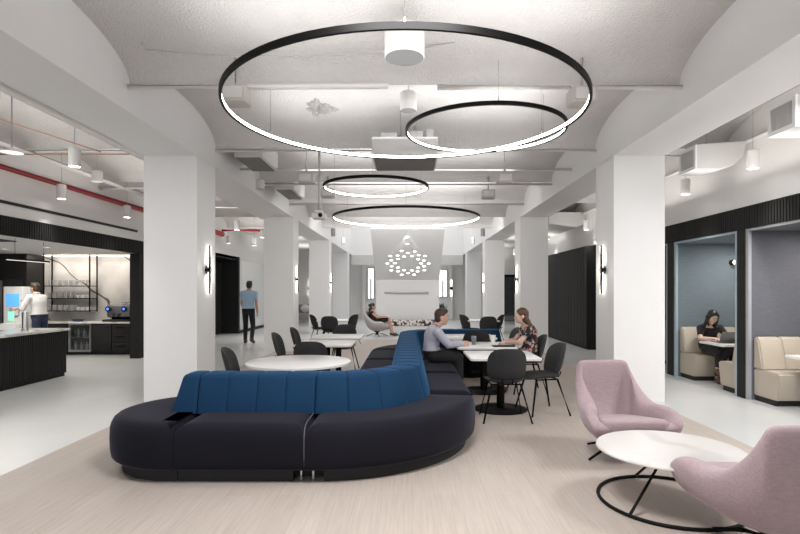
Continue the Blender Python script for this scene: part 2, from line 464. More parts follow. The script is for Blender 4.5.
# dark recess with doors further along
bm = nbm(); box(bm, -6.75, -6.6, 15.9, 19.0, 0, 2.7); box(bm, -6.75, -6.0, 15.9, 16.0, 0, 2.7); box(bm, -6.75, -5.98, 18.78, 18.95, 0, 2.7)
box(bm, -6.6, -6.0, 15.9, 18.9, 2.58, 2.7)
struct('trim_4', bm, 'blackwood')
for i, (y0, y1) in enumerate(((16.15, 17.35), (17.45, 18.68))):
    d = struct('door_%d' % (i+1), box(nbm(), -6.58, -6.52, y0, y1, .02, 2.5, .01), 'blackpanel')
    h = obj('handle', tube(nbm(), [(-6.47, y0+.1, .95), (-6.47, y0+.1, 1.5)], .015), 'black', d)
bm = nbm(); box(bm, -5.995, -5.97, 19.1, 26.5, .12, 2.6, .005)
wb = obj('glass_board', bm, 'whiteboard'); tag(wb, 'large white glass writing board along left wall beyond the walking man', 'whiteboard')
struct('baseboard_left', box(nbm(), -6.0, -5.97, 18.95, 28.5, 0, .1), 'blackmatte')

# right long wall
struct('wall_right', box(nbm(), 4.72, 4.95, -2.3, 19.2, 2.675, 4.3), 'wall')
struct('trim_5', slats(nbm(), 4.69, -1, 1.5, 11.6, 2.36, 2.675), 'blackwood', smooth=0)
bm = nbm(); box(bm, 4.56, 7.0, 13.57, 19.2, .06, 2.65); box(bm, 4.6, 7.0, 13.6, 19.2, 0, .06)
y = 13.56
while y < 19.1:
    box(bm, 4.54, 4.58, y, y+.225, .06, 2.65); y += .25
struct('wall_right_timber_block', bm, 'blackwood')
struct('wall_right_outer', box(nbm(), 7.9, 8.1, -2.3, 28.5, 0, 4.3), 'wall')
# booths
def booth(y0, y1, fab, edge, first):
    bm = nbm(); box(bm, 4.74, 6.75, y1-.06, y1, 0, 2.36)
    struct('wall_booth', bm, fab)
    bm = nbm(); box(bm, 4.74, 6.75, y0, y0+.06, 0, 2.36); struct('wall_booth', bm, fab)
    bm = nbm(); box(bm, 6.7, 6.78, y0, y1, 0, 2.36); struct('wall_booth', bm, fab)
    bm = nbm(); box(bm, 4.74, 6.75, y0, y1, 2.33, 2.37); struct('ceiling_booth', bm, fab)
    bm = nbm(); box(bm, 4.70, 4.742, y0, y0+.062, 0, 2.36); box(bm, 4.70, 4.742, y1-.062, y1, 0, 2.36); box(bm, 4.70, 4.742, y0+.062, y1-.062, 2.33, 2.36)
    struct('trim_booth', bm, edge)
booth(7.6, 9.42, 'fabblue', 'edgeblue', True)
booth(5.55, 7.42, 'fabgrey', 'edgegrey', False)
booth(9.64, 11.45, 'fabgrey', 'edgegrey', False)
bm = nbm()
for y0, y1 in ((7.42, 7.6), (9.42, 9.64), (11.45, 11.62), (5.37, 5.55)):
    box(bm, 4.69, 4.75, y0, y1, 0, 2.37)
struct('trim_6', bm, 'blackwood')
struct('wall_right_near', box(nbm(), 4.7, 4.9, -2.3, 5.37, 0, 2.675), 'wall')

# stair underside block and wall below it
bm = nbm()
prism(bm, [(20.8, 1.93), (17.72, 3.56), (17.72, 3.9), (20.95, 2.3)], 'x', -1.25, 1.22)
struct('ceiling_stair_soffit', bm, 'white')
struct('wall_under_stair', box(nbm(), -1.25, 1.22, 20.8, 20.95, 0, 2.3), 'white')
bm = nbm(); box(bm, -.92, .8, 20.72, 20.8, 1.41, 1.47, .005)
tag(obj('wall_rail', bm, 'greymetal'), 'slim grey horizontal rail on white wall under the stair', 'rail')

# far windows and glazed door
def window(i, x0, x1, z0, z1, y):
    bm = nbm(); t = .05
    box(bm, x0-t, x0, y-.06, y, z0-t, z1+t); box(bm, x1, x1+t, y-.06, y, z0-t, z1+t); box(bm, x0, x1, y-.06, y, z0-t, z0); box(bm, x0, x1, y-.06, y, z1, z1+t)
    w = struct('window_%d' % i, bm, 'greymetal')
    obj('pane', box(nbm(), x0, x1, y-.03, y-.01, z0, z1), 'daylight', w)
    obj('mullion', box(nbm(), (x0+x1)/2-.035, (x0+x1)/2+.035, y-.07, y-.02, z0, z1-.55), 'blackmatte', w)
window(1, -2.12, -1.84, 1.1, 2.7, 28.48)
window(2, 1.66, 2.06, 1.2, 2.6, 28.48)
bm = nbm(); y = 26.0
box(bm, 4.6, 4.68, y, y+.08, 0, 2.2); box(bm, 5.75, 5.83, y, y+.08, 0, 2.2); box(bm, 4.6, 5.83, y, y+.08, 2.2, 2.3)
d = struct('door_3', bm, 'black'); obj('pane', box(nbm(), 4.68, 5.75, y+.03, y+.05, .03, 2.2), 'mirror', d)
obj('handle', tube(nbm(), [(5.62, y-.03, .9), (5.62, y-.03, 1.4)], .015), 'chrome', d)
struct('wall_right_far', box(nbm(), 5.83, 8, 26, 26.15, 0, 3.7), 'wall')
struct('wall_right_far_header', box(nbm(), 3.4, 5.83, 26, 26.15, 2.3, 3.7), 'wall')

# ------------------------------------------------------------------ bar
t = thing('bar_island', 'black slatted bar island with pale stone top on the left', 'bar counter', (-6.4, 7.5, 0))
bm = nbm(); slats(bm, -6.05, 1, 5.0, 9.46, .06, .80, .05, .033, .014); box(bm, -6.85, -6.09, 5.0, 9.45, 0, .80)
obj('front_panel', bm, 'blackwood', t, True, smooth=0)
obj('counter_top', box(nbm(), -6.9, -6.02, 4.98, 9.5, .80, .842, .006), 'counter', t, True)

def cabinet(name, label, x0, x1, kind):
    t = thing(name, label, 'cabinet', ((x0+x1)/2, 12.8, 0), group=None)
    obj('carcass', box(nbm(), x0+.002, x1-.002, 12.52, 13.1, .06, .735), 'blackpanel', t, True)
    obj('toe_kick', box(nbm(), x0+.002, x1-.002, 12.58, 13.1, 0, .06), 'blackmatte', t, True)
    if kind == 'door':
        d = obj('door', box(nbm(), x0+.008, x1-.008, 12.495, 12.518, .075, .725, .003), 'blackpanel', t, True)
        obj('handle', tube(nbm(), [(x1-.16, 12.47, .66), (x1-.05, 12.47, .66)], .008), 'black', d)
    else:
        for z0, z1 in ((.075, .285), (.295, .505), (.515, .725)):
            d = obj('drawer', box(nbm(), x0+.008, x1-.008, 12.495, 12.518, z0, z1, .003), 'blackpanel', t, True)
            h = nbm(); box(h, x0+.1, x1-.1, 12.465, 12.48, (z0+z1)/2+.02, (z0+z1)/2+.04, .003)
            obj('handle', h, 'black', d, )
        # child parts carry world coordinates through the drawer's zero transform
    return t
cabs = [cabinet('base_cabinet', 'black base cabinet behind the man in white at the bar', -8.97, -7.98, 'door'),
        cabinet('base_cabinet', 'black single door base cabinet right of the drinks cooler', -7.43, -6.95, 'door'),
        cabinet('drawer_cabinet', 'black three drawer base cabinet under the coffee machine', -6.95, -6.52, 'drawer')]
for c in cabs:      # sub-part handles were built in world space: bring them into the cabinet's frame
    inv = ROOTM[c.name].inverted()
    for p in c.children:
        for h in p.children: h.data.transform(inv)
t = thing('drinks_cooler', 'under-counter glass door drinks cooler with steel trim', 'cooler', (-7.7, 12.8, 0))
bm = nbm(); box(bm, -7.965, -7.94, 12.54, 13.1, 0, .735); box(bm, -7.46, -7.435, 12.54, 13.1, 0, .735); box(bm, -7.94, -7.46, 13.06, 13.1, 0, .735)
box(bm, -7.94, -7.46, 12.54, 13.06, 0, .10); box(bm, -7.94, -7.46, 12.54, 13.06, .71, .735)
obj('carcass', bm, 'blackmatte', t, True)
obj('light_strip', box(nbm(), -7.9, -7.5, 12.56, 12.58, .70, .709), 'ledsoft', t, True)  # added glow strip, brightens the dark inside of the cooler
bm = nbm(); box(bm, -7.965, -7.925, 12.5, 12.54, .07, .735); box(bm, -7.475, -7.435, 12.5, 12.54, .07, .735); box(bm, -7.925, -7.475, 12.5, 12.54, .07, .12); box(bm, -7.925, -7.475, 12.5, 12.54, .70, .735)
d = obj('door_frame', bm, 'chrome', t, True)
obj('pane', box(nbm(), -7.925, -7.475, 12.52, 12.526, .12, .70), 'pane', t, True)
obj('shelf', box(nbm(), -7.94, -7.46, 12.56, 13.06, .395, .405), 'greymetal', t, True)
# bottles seen through the cooler glass stand just behind the door line
for row, zz in enumerate((.101, .406)):
    for i in range(6):
        bm = nbm(); lathe(bm, [(.0, 0), (.026, 0), (.028, .01), (.028, .13), (.012, .17), (.012, .2), (.0, .2)], (0, 0, 0), 12)
        o = obj('drink_bottle', bm, 'bottle' if (i+row) % 2 else 'can'); o.location = (-7.87+i*.068, 12.62, zz)
        tag(o, 'small drink bottle on the %s shelf of the under-counter cooler' % ('lower', 'upper')[row], 'bottle', 'bottles in the drinks cooler')
obj('worktop', box(nbm(), -8.97, -6.505, 12.47, 13.11, .737, .775, .005), 'counter')
tag(bpy.data.objects['worktop'], 'pale stone worktop along the marble wall of the bar', 'worktop')

t = thing('tall_cabinet', 'tall black cabinet wall left of the marble with dark niche', 'cabinet', (-10, 12.85, 0))
obj('carcass', box(nbm(), -10.98, -8.98, 12.55, 13.11, 0, 2.375), 'blackpanel', t, True)
for x0, x1 in ((-10.96, -10.4), (-10.39, -9.78), (-9.77, -9.0)):
    obj('door', box(nbm(), x0, x1, 12.53, 12.548, .06, 1.78 if x0 < -9.8 else 1.62, .003), 'blackpanel', t, True)
    obj('door', box(nbm(), x0, x1, 12.53, 12.548, 1.80, 2.36, .003), 'blackpanel', t, True)
obj('niche', box(nbm(), -9.42, -9.05, 12.525, 12.535, 1.6, 1.79), 'blackmatte', t, True)
bm = nbm(); box(bm, -10.2, -9.52, 12.30, 12.52, .02, 1.75, .01)
t = thing('upright_fridge', 'tall steel fridge at the left edge beside white dispenser', 'fridge', (-9.86, 12.4, 0))
obj('body', bm, 'greymetal', t, True); obj('handle', tube(nbm(), [(-9.6, 12.27, .8), (-9.6, 12.27, 1.5)], .012), 'chrome', t, True)

# water dispenser
t = thing('water_dispenser', 'tall white water dispenser with blue touch screen and green light', 'dispenser', (-8.88, 12.05, 0))
bm = nbm(); box(bm, -9.10, -8.66, 11.98, 12.3, .0, 1.60, .02); obj('body', bm, 'plastic', t, True)
bm = nbm(); box(bm, -9.10, -8.66, 11.78, 11.98, .0, .78, .02); obj('base', bm, 'plastic', t, True)
obj('screen', box(nbm(), -9.03, -8.73, 11.965, 11.985, 1.16, 1.44, .004), 'screen', t, True)
obj('nozzle', lathe(nbm(), [(.03, 0), (.03, .06), (.02, .07)], (-8.9, 11.95, 1.05), 14), 'greymetal', t, True)
obj('light_strip', box(nbm(), -8.98, -8.86, 11.968, 11.984, .84, 1.04, .003), 'greenglow', t, True)
t = thing('beer_tap', 'polished steel tap column standing on the bar island', 'tap', (-6.32, 8.8, .842))
obj('column', lathe(nbm(), [(.058, 0), (.058, .02), (.045, .03), (.045, .30), (.04, .315), (.0, .318)], n=24), 'chrome', t)
for a in (0, 1):
    obj('spout', tube(nbm(), [(-.04, -.02+.05*a, .25), (-.13, -.02+.05*a, .255), (-.16, -.02+.05*a, .22)], .012), 'chrome', t)
obj('lever', tube(nbm(), [(-.10, 0, .26), (-.11, 0, .36)], .012, r1=.018), 'cupwhite', t)

# coffee machine
t = thing('coffee_machine', 'grey two-group espresso machine with blue glowing gauges', 'coffee machine', (-6.86, 12.78, .775))
obj('body', box(nbm(), -.28, .28, -.16, .2, .10, .40, .03, 3), 'machine', t)
obj('drip_tray', box(nbm(), -.33, .30, -.26, .2, .0, .05, .01), 'blackmatte', t)
bm = nbm(); box(bm, -.26, .26, .02, .18, .05, .1); obj('base', bm, 'black', t)
for x in (-.23, .15):
    g = obj('gauge', tube(nbm(), [(x, -.15, .30), (x, -.20, .30)], .062, 20), 'black', t)
    obj('gauge_light', tube(nbm(), [(x, -.199, .30), (x, -.203, .30)], .032, 20), 'blueglow', g)
for x in (-.12, .02):
    g = obj('group_head', tube(nbm(), [(x, -.18, .20), (x, -.18, .12)], .04, 14), 'chrome', t)
    obj('portafilter', tube(nbm(), [(x, -.18, .12), (x, -.28, .10)], .012), 'black', g)
obj('cup_rail', tube(nbm(), [(-.24, -.1, .43), (.24, -.1, .43), (.24, .15, .43), (-.24, .15, .43)], .006, 6, closed=True), 'chrome', t)
for i in range(6):
    bm = nbm(); lathe(bm, [(.0, 0), (.022, 0), (.036, .06), (.033, .06), (.02, .005), (0, .005)], n=14)
    o = obj('espresso_cup', bm, 'glass'); o.location = (-6.80+(i % 3)*.085, 12.74+(i//3)*.09, 1.176)
    tag(o, 'small clear cup stored on top of the espresso machine', 'cup', 'cups on the espresso machine')
bm = nbm(); lathe(bm, [(.0, .0), (.10, 0), (.17, .06), (.16, .06), (.09, .01), (0, .01)], n=24, sy=.7)
o = obj('serving_bowl', bm, 'indigo'); o.location = (-7.86, 12.7, .775)
tag(o, 'shallow indigo bowl on the stone worktop of the bar', 'bowl')

# hanging glass shelf
t = thing('bar_shelf', 'black steel shelf unit hung from ceiling before marble wall', 'shelf', (-8.15, 12.9, 0))
SX0, SX1, SY0, SY1 = -8.72, -7.62, 12.76, 13.06
for x in (SX0, SX1):
    for y in (SY0, SY1):
        obj('post', box(nbm(), x-.012, x+.012, y-.012, y+.012, 1.0, 2.378), 'black', t, True)
SZ = (1.01, 1.31, 1.61)
for z in SZ: obj('shelf', box(nbm(), SX0, SX1, SY0, SY1, z, z+.018), 'black', t, True)
gl0 = None
for r, z in enumerate(SZ):
    for i in range(15):
        x = SX0+.08 + i*.068
        mug = (i > 9 and r < 2)
        bm = nbm()
        if r == 2 and i > 9: prof = [(0, 0), (.026, 0), (.026, .004), (.004, .008), (.004, .06), (.03, .09), (.028, .14), (.026, .14), (.0, .065)]
        elif mug: prof = [(0, 0), (.024, 0), (.029, .02), (.029, .075), (.025, .075), (.022, .01), (0, .008)]
        else: prof = [(0, 0), (.024, 0), (.029, .13), (.027, .13), (.022, .006), (0, .006)]
        lathe(bm, prof, n=14)
        row = ('lowest', 'middle', 'highest')[r]
        kind = 'stemmed_glass' if (r == 2 and i > 9) else ('white_mug' if mug else 'drinking_glass')
        o = obj(kind, bm, 'cupwhite' if mug else 'glass'); o.location = (x, 12.86 + .03*(i % 2), z+.0185)
        tag(o, {'stemmed_glass': 'stemmed clear glass at the right end of the %s black shelf' % row,
                'white_mug': 'white cup at the right end of the %s black shelf' % row,
                'drinking_glass': 'straight clear tumbler in the row on the %s black shelf' % row}[kind],
            'cup' if mug else 'glass', 'glassware on the %s bar shelf' % row)
# bar ceiling: downlights, led strip, black slots
for i, (x, y) in enumerate(((-7.9, 12.3), (-8.3, 11.0), (-7.2, 10.6))):
    t = thing('recessed_downlight', ('round recessed downlight in bar ceiling before the marble wall', 'round recessed downlight in bar ceiling above the barman', 'round recessed downlight in bar ceiling near the header')[i], 'light', (x, y, 2.38))
    obj('trim_ring', lathe(nbm(), [(.05, .0), (.085, .0), (.085, -.012), (.06, -.012), (.05, 0)], n=24, capa=False, capb=False), 'fixture', t)
    obj('lens', lathe(nbm(), [(0, -.004), (.055, -.004), (.055, .0)], n=20), 'lampglow', t)
bm = nbm(); box(bm, -8.97, -6.52, 13.085, 13.115, 2.365, 2.378)
tag(obj('led_strip', bm, 'ledsoft'), 'bright warm light strip along top of the marble wall', 'light')
bm = nbm(); box(bm, -7.2, -6.9, 6.0, 9.4, 2.365, 2.38)
tag(obj('slot_diffuser', bm, 'blackmatte'), 'black slot in bar ceiling above the island', 'vent')
t = thing('linear_pendant', 'slim black linear pendant hung over the bar island', 'light', (-6.6, 9.2, 2.0))
obj('housing', box(nbm(), -6.62, -6.58, 8.75, 9.8, 2.02, 2.05), 'black', t, True)
obj('diffuser', box(nbm(), -6.615, -6.585, 8.77, 9.78, 2.012, 2.02), 'lensdim', t, True)
for y in (8.95, 9.65): obj('cable', tube(nbm(), [(-6.6, y, 2.05), (-6.6, y, 2.38)], .004, 6), 'black', t, True)
# ------------------------------------------------------------------ serpentine sofa
BR = .72
C1 = (-.72, 5.50); C2 = (.72, 9.48)
XS = 0.0
L1 = 1.18; LA = BR*PI/2; L2 = C2[1]-C1[1]; L3 = 1.12
def path(s):
    """centreline: front run, bend, spine, bend, far run -> point, tangent"""
    if s < L1: return V((-1.90+s, 4.78)), V((1, 0))
    s -= L1
    if s < LA:
        a = -PI/2 + s/BR; return V((C1[0]+BR*math.cos(a), C1[1]+BR*math.sin(a))), V((-math.sin(a), math.cos(a)))
    s -= LA
    if s < L2: return V((XS, C1[1]+s)), V((0, 1))
    s -= L2
    if s < LA:
        a = PI - s/BR; return V((C2[0]+BR*math.cos(a), C2[1]+BR*math.sin(a))), V((math.sin(a), -math.cos(a)))
    s -= LA
    return V((C2[0]+s, C2[1]+BR)), V((1, 0))
TOT = L1+LA+L2+LA+L3
HW = .68
def outline(s0, s1, hw, roundstart=False, roundend=False):
    n = max(4, int((s1-s0)/.06)); L = []; Rr = []
    for i in range(n+1):
        p, t = path(s0+(s1-s0)*i/n); nrm = V((-t.y, t.x))
        L.append(p+nrm*hw); Rr.append(p-nrm*hw)
    out = list(Rr)
    if roundend:
        p, t = path(s1); nrm = V((-t.y, t.x))
        for i in range(1, 20):
            a = PI*i/20; out.append(p - nrm*hw*math.cos(a) + t*hw*math.sin(a))
    else:
        for i in range(1, 8): out.append(Rr[-1].lerp(L[-1], i/8))
    out += L[::-1]
    if roundstart:
        p, t = path(s0); nrm = V((-t.y, t.x))
        for i in range(1, 20):
            a = PI*i/20; out.append(p + nrm*hw*math.cos(a) - t*hw*math.sin(a))
    else:
        for i in range(1, 8): out.append(L[0].lerp(Rr[0], i/8))
    return [(v.x, v.y) for v in out]
sofa = thing('serpentine_sofa', 'long winding navy velvet sofa with blue channelled back rest', 'sofa', (0, 4.78, 0))
seams = [0, .09, 1.10, L1+LA-.02, L1+LA+L2/3, L1+LA+2*L2/3, L1+LA+L2+.02, L1+LA+L2+LA-.1, TOT]
def backrest(bm, s0, s1, sl0=0.0, sl1=0.0):
    prof = [(-.225, .45), (-.218, .50), (-.150, .735), (-.140, .757), (-.115, .768), (0, .772), (.115, .768), (.140, .757), (.150, .735), (.218, .50), (.225, .45)]
    ln = s1-s0; st = []
    for u, k in ((0, .030), (.004, .014), (.012, .004), (.03, 0)): st.append((s0+u, k))
    m = max(3, int(ln/.05))
    for i in range(1, m): st.append((s0+.03+(ln-.06)*i/m, -.004*math.sin(PI*i/m)))
    for u, k in ((.03, 0), (.012, .004), (.004, .014), (0, .030)): st.append((s1-u, k))
    rings = []
    for s, k in st:
        r = []; u = (s-s0)/ln
        for o, z in prof:
            h = (z-.45)/.32
            p, t = path(s + sl0*(1-u)*h - sl1*u*h); nrm = V((-t.y, t.x))
            o2 = o*(1 - k*1.6); z2 = z if z < .46 else z - k*.45
            q = p + nrm*o2; r.append((q.x, q.y, z2))
        rings.append(r)
    loft(bm, rings)
for i in range(len(seams)-1):
    s0, s1 = seams[i]+.004, seams[i+1]-.004
    bm = nbm()
    if i == 0:
        stack(bm, outline(s0, s1, HW, roundstart=True), [(.07, .10), (.03, .108), (.008, .13), (.0, .17), (-.004, .27), (0, .36), (.008, .395), (.025, .43), (.05, .450), (.085, .461), (.13, .465), (.15, .4656)])
    else:
        FD = [(0, .105), (.008, .07), (.025, .035), (.05, .015), (.085, .004), (.13, 0), (9, 0)]
        def drop(d):
            for (a0, v0), (a1, v1) in zip(FD, FD[1:]):
                if a0 <= d <= a1: return v0+(v1-v0)*(d-a0)/(a1-a0)
            return 0
        ss = [0, .003, .008, .016, .025, .037, .05, .085, .13]
        m_ = max(3, int((s1-s0-.26)/.05))
        ss = [s0+x for x in ss] + [s0+.13+(s1-s0-.26)*k_/m_ for k_ in range(1, m_)] + [s1-x for x in ss[::-1]]
        offs = [0, .003, .008, .016, .025, .037, .05, .085, .13]; offs = [HW-o for o in offs] + [.4, .27, .13, 0, -.13, -.27, -.4] + [-(HW-o) for o in offs[::-1]]
        rings = []
        for s_ in ss:
            p_, t_ = path(s_); nr_ = V((-t_.y, t_.x)); dd = min(s_-s0, s1-s_); r_ = []
            for o in offs:
                z_ = .465 - max(drop(dd), drop(HW-abs(o))); q = p_+nr_*o; r_.append((q.x, q.y, z_))
            for o, z_ in ((-HW-.004, .27), (-HW, .17), (-HW+.008, .13), (-HW+.03, .108), (-HW+.07, .10), (HW-.07, .10), (HW-.03, .108), (HW-.008, .13), (HW, .17), (HW+.004, .27)):
                q = p_+nr_*o; r_.append((q.x, q.y, z_))
            rings.append(r_)
        loft(bm, rings)
    obj('seat', bm, 'velvetdark', sofa, True, smooth=60)
    p0 = s0 + (.0 if i == 0 else .02); p1 = s1 - .02
    if i == 1: p1 -= .10
    if i == 2: p0 += .11
    p0 -= .0 if i == 0 else .022; p1 += .02
    ol = outline(p0, p1, HW-.09, roundstart=(i == 0))
    bm = nbm(); stack(bm, ol, [(.0, .004), (.0, .12)]); obj('plinth', bm, 'plinth', sofa, True)
    # channelled backrest on this module
    b0 = -.13 if i == 0 else s0; b1 = min(s1, TOT-.06); n = max(1, round((b1-b0)/.262)); bm = nbm()
    for j in range(n): backrest(bm, b0+(b1-b0)*j/n, b0+(b1-b0)*(j+1)/n, .075 if (i == 0 and j == 0) else 0, .05 if (i == len(seams)-2 and j == n-1) else 0)
    obj('backrest', bm, 'velvetblue', sofa, True, smooth=60)
p, t = path(1.10)
for dx in (-.045, .05):
    obj('glide', lathe(nbm(), [(.014, .004), (.017, .010), (.017, .03), (.010, .035), (.010, .12)], (p.x+dx, p.y-HW+.12, 0), 14), 'chrome', sofa, True)
obj('plinth', box(nbm(), p.x-.12, p.x+.12, p.y-HW+.17, p.y+HW-.17, .02, .12), 'plinth', sofa, True)
pts = []
for o, z in ((HW-.005, .15), (HW+.001, .2), (HW+.003, .3), (HW-.002, .37), (HW-.022, .425), (HW-.06, .453), (HW-.12, .463), (.26, .466)): pts.append((p.x, p.y-o, z))
obj('seam_highlight', tube(nbm(), pts, .0035, 8), mat('seam_highlight_grey', (.10, .10, .12), .7), sofa, True)  # grey tube imitating the highlight along the seam's zipper

# ------------------------------------------------------------------ dining chairs
def sq_disc(n, nr, f, power=3.3):
    """grid of points over a rounded square, f(u,v)->co; returns vert rings"""
    rings = []
    for i in range(1, nr+1):
        r = i/nr; row = []
        for j in range(n):
            a = 2*PI*j/n; c, s = math.cos(a), math.sin(a)
            k = (abs(c)**power+abs(s)**power)**(-1/power)
            row.append(f(r*c*k, r*s*k, r))
        rings.append(row)
    return f(0, 0, 0), rings
def shell_bm(fa, fb, n=36, nr=6):
    bm = nbm()
    ca, A = sq_disc(n, nr, fa); cb, B = sq_disc(n, nr, fb)
    A = [[bm.verts.new(p) for p in r] for r in A]; B = [[bm.verts.new(p) for p in r] for r in B]
    ca = bm.verts.new(ca); cb = bm.verts.new(cb)
    for R_, c in ((A, ca), (B, cb)):
        for j in range(n): bm.faces.new((c, R_[0][j], R_[0][(j+1) % n]))
        for X, Y in zip(R_, R_[1:]):
            for j in range(n): bm.faces.new((X[j], X[(j+1) % n], Y[(j+1) % n], Y[j]))
    for j in range(n): bm.faces.new((A[-1][j], A[-1][(j+1) % n], B[-1][(j+1) % n], B[-1][j]))
    return bm
def make_chair(label, loc, rz, group):
    """faces local +y; back at -y"""
    t = thing('dining_chair', label, 'chair', loc, rz, group)
    def back(th):
        def f(u, v, r):
            w = .225*(1 - .07*max(0, -v)**1.5 - .06*max(0, v)**2)
            z = .645 + .205*v
            y = -.235 - .055*(v+.2) + .085*u*u + .05*max(0, -v-.35)**1.2
            e = (1-r**6)
            return V((u*w, y + th*e + (.012*(1-r*r) if th > 0 else 0), z))
        return f
    obj('backrest', shell_bm(back(.022), back(-.014)), 'shell', t, smooth=60)
    def seat(th):
        def f(u, v, r):
            z = .445 + .035*abs(u)**2.5 + .03*max(0, -v)**2.5 - .03*max(0, v)**2
            e = (1-r**6)
            return V((u*.235*(1-.06*max(0, -v)), .02+v*.235, z + th*e + (.015*(1-r*r) if th > 0 else 0)))
        return f
    obj('seat', shell_bm(seat(.02), seat(-.018)), 'shell', t, smooth=60)
    bm = nbm(); tube(bm, [(-.06, -.13, .43), (-.06, -.20, .44), (-.055, -.235, .50)], .009, 8); tube(bm, [(.06, -.13, .43), (.06, -.20, .44), (.055, -.235, .50)], .009, 8)
    tube(bm, [(-.17, .14, .425), (-.17, -.13, .425), (.17, -.13, .425), (.17, .14, .425)], .009, 8, closed=True)
    obj('frame', bm, 'black', t)
    for sx in (-1, 1):
        obj('leg', tube(nbm(), [(sx*.165, -.13, .43), (sx*.275, -.245, .0)], .0145, 10, r1=.011), 'black', t)
        obj('leg', tube(nbm(), [(sx*.165, .14, .43), (sx*.255, .235, .0)], .0145, 10, r1=.011), 'black', t)
    return t
CH = [ # x, y, facing angle (0 = +y), label, group
 (1.125, 6.24, 0.0, 'charcoal dining chair seen from behind at the nearest white table', 'r'),
 (1.65, 6.60, PI/2+.2, 'charcoal dining chair on the right side of the nearest square table', 'r'),
 (1.76, 7.93, PI/2, 'charcoal dining chair the woman in the floral dress sits on', 'r'),
 (1.14, 9.05, 0, 'charcoal dining chair behind the tumbler, between second and third right tables', 'r'),
 (1.68, 9.5, PI/2, 'charcoal dining chair at right end of third table, partly behind floral dress woman', 'r'),
 (1.72, 14.8, -PI/2+.5, 'charcoal chair at left of the far right table before the columns', 'fr'),
 (2.06, 13.85, 0, 'charcoal chair seen from behind at the far right table', 'fr'),
 (2.38, 14.85, PI/2-.5, 'charcoal chair at right of the far right table', 'fr'),
 (-1.83, 6.12, -PI/2+.1, 'charcoal dining chair at left of the white round table', 'l'),
 (-1.27, 7.12, 0, 'charcoal dining chair seen from behind, just beyond the round table', 'l'),
 (-1.82, 8.3, -PI/2, 'charcoal dining chair at left of the first square table beyond round one', 'l'),
 (-1.80, 9.5, -PI/2, 'charcoal dining chair at left of the second square table beyond round one', 'l'),
 (-1.22, 10.08, PI, 'charcoal dining chair facing us at back of the second left square table', 'l'),
 (-2.45, 14.9, -PI/2+.5, 'charcoal chair at left of the far left table by the columns', 'fl'),
 (-2.04, 14.0, 0, 'charcoal chair seen from behind at the far left table', 'fl'),
 (-1.68, 14.9, PI/2-.5, 'charcoal chair at right of the far left table', 'fl')]
GR = {'r': 'chairs at the tables right of the sofa', 'l': 'chairs at the tables left of the sofa', 'fr': 'chairs at the far right table', 'fl': 'chairs at the far left table'}
base_chair = None
for x, y, a, lb, g in CH:
    if base_chair is None: base_chair = make_chair(lb, (x, y, .004), a, GR[g])
    else: dup(base_chair, (x, y, .004), a, lb, GR[g])

# ------------------------------------------------------------------ cafe tables
def make_table(label, loc, group):
    t = thing('cafe_table', label, 'table', loc, 0, group)
    bm = nbm(); stack(bm, rrect(-.43, .43, -.43, .43, .05), [(.012, .662), (.0, .668), (.0, .69), (.006, .695)]); obj('tabletop', bm, 'tablewhite', t)
    obj('pedestal', lathe(nbm(), [(.05, .015), (.05, .655)], n=24), 'black', t)
    bm = nbm(); lathe(bm, [(.33, 0), (.335, .004), (.335, .012), (.32, .018), (.06, .024), (.05, .03)], n=48); obj('base', bm, 'black', t)
    obj('mounting_plate', box(nbm(), -.2, .2, -.2, .2, .650, .662, .003), 'black', t)
    return t
tb = make_table('nearest white square pedestal table right of the sofa', (1.17, 6.74, .004), 'square tables right of the sofa')
for x, y, lb, g in ((1.13, 7.97, 'white square table between the man and the woman', 'square tables right of the sofa'),
                    (1.10, 9.5, 'third white square table, before the far run of the sofa', 'square tables right of the sofa'),
                    (2.06, 14.8, 'far white table among chairs by the right columns', 'far square tables'),
                    (-1.26, 8.3, 'first white square table beyond the round one', 'square tables left of the sofa'),
                    (-1.24, 9.52, 'second white square table beyond the round one', 'square tables left of the sofa'),
                    (-2.06, 14.9, 'far white table among chairs by the left columns', 'far square tables')):
    dup(tb, (x, y, .004), 0, lb, g)
t = thing('round_table', 'white round cafe table just behind the front of the sofa', 'table', (-1.25, 6.1, .004))
obj('tabletop', lathe(nbm(), [(.57, .662), (.59, .668), (.59, .69), (.582, .695)], n=64), 'tablewhite', t)
obj('pedestal', lathe(nbm(), [(.05, .015), (.05, .655)], n=24), 'black', t)
obj('base', lathe(nbm(), [(.33, 0), (.335, .004), (.335, .012), (.32, .018), (.06, .024), (.05, .03)], n=48), 'black', t)
obj('mounting_plate', box(nbm(), -.2, .2, -.2, .2, .650, .662, .003), 'black', t)
# things on the tables
TZ = .6992
t = thing('tumbler', 'tall clear tumbler of water by the seated man\'s hands', 'glass', (.975, 7.9, TZ))
obj('vessel', lathe(nbm(), [(0, 0), (.030, 0), (.040, .135), (.037, .135), (.028, .008), (0, .008)], n=24), 'tumbler', t)
obj('water', lathe(nbm(), [(0, .01), (.0275, .01), (.033, .085), (0, .085)], n=24), 'water', t)
t = thing('paper_cup', 'white cup standing on the table near the woman\'s arms', 'cup', (1.30, 8.15, TZ))
obj('vessel', lathe(nbm(), [(0, 0), (.032, 0), (.042, .12), (.044, .12), (.044, .126), (.038, .126), (.03, .008), (0, .008)], n=24), 'cupwhite', t)
bm = nbm(); box(bm, 1.22, 1.53, 7.60, 7.78, TZ, TZ+.014, .003)
tag(obj('tablet', bm, 'blackmatte'), 'closed dark tablet lying on the table before the woman', 'tablet')

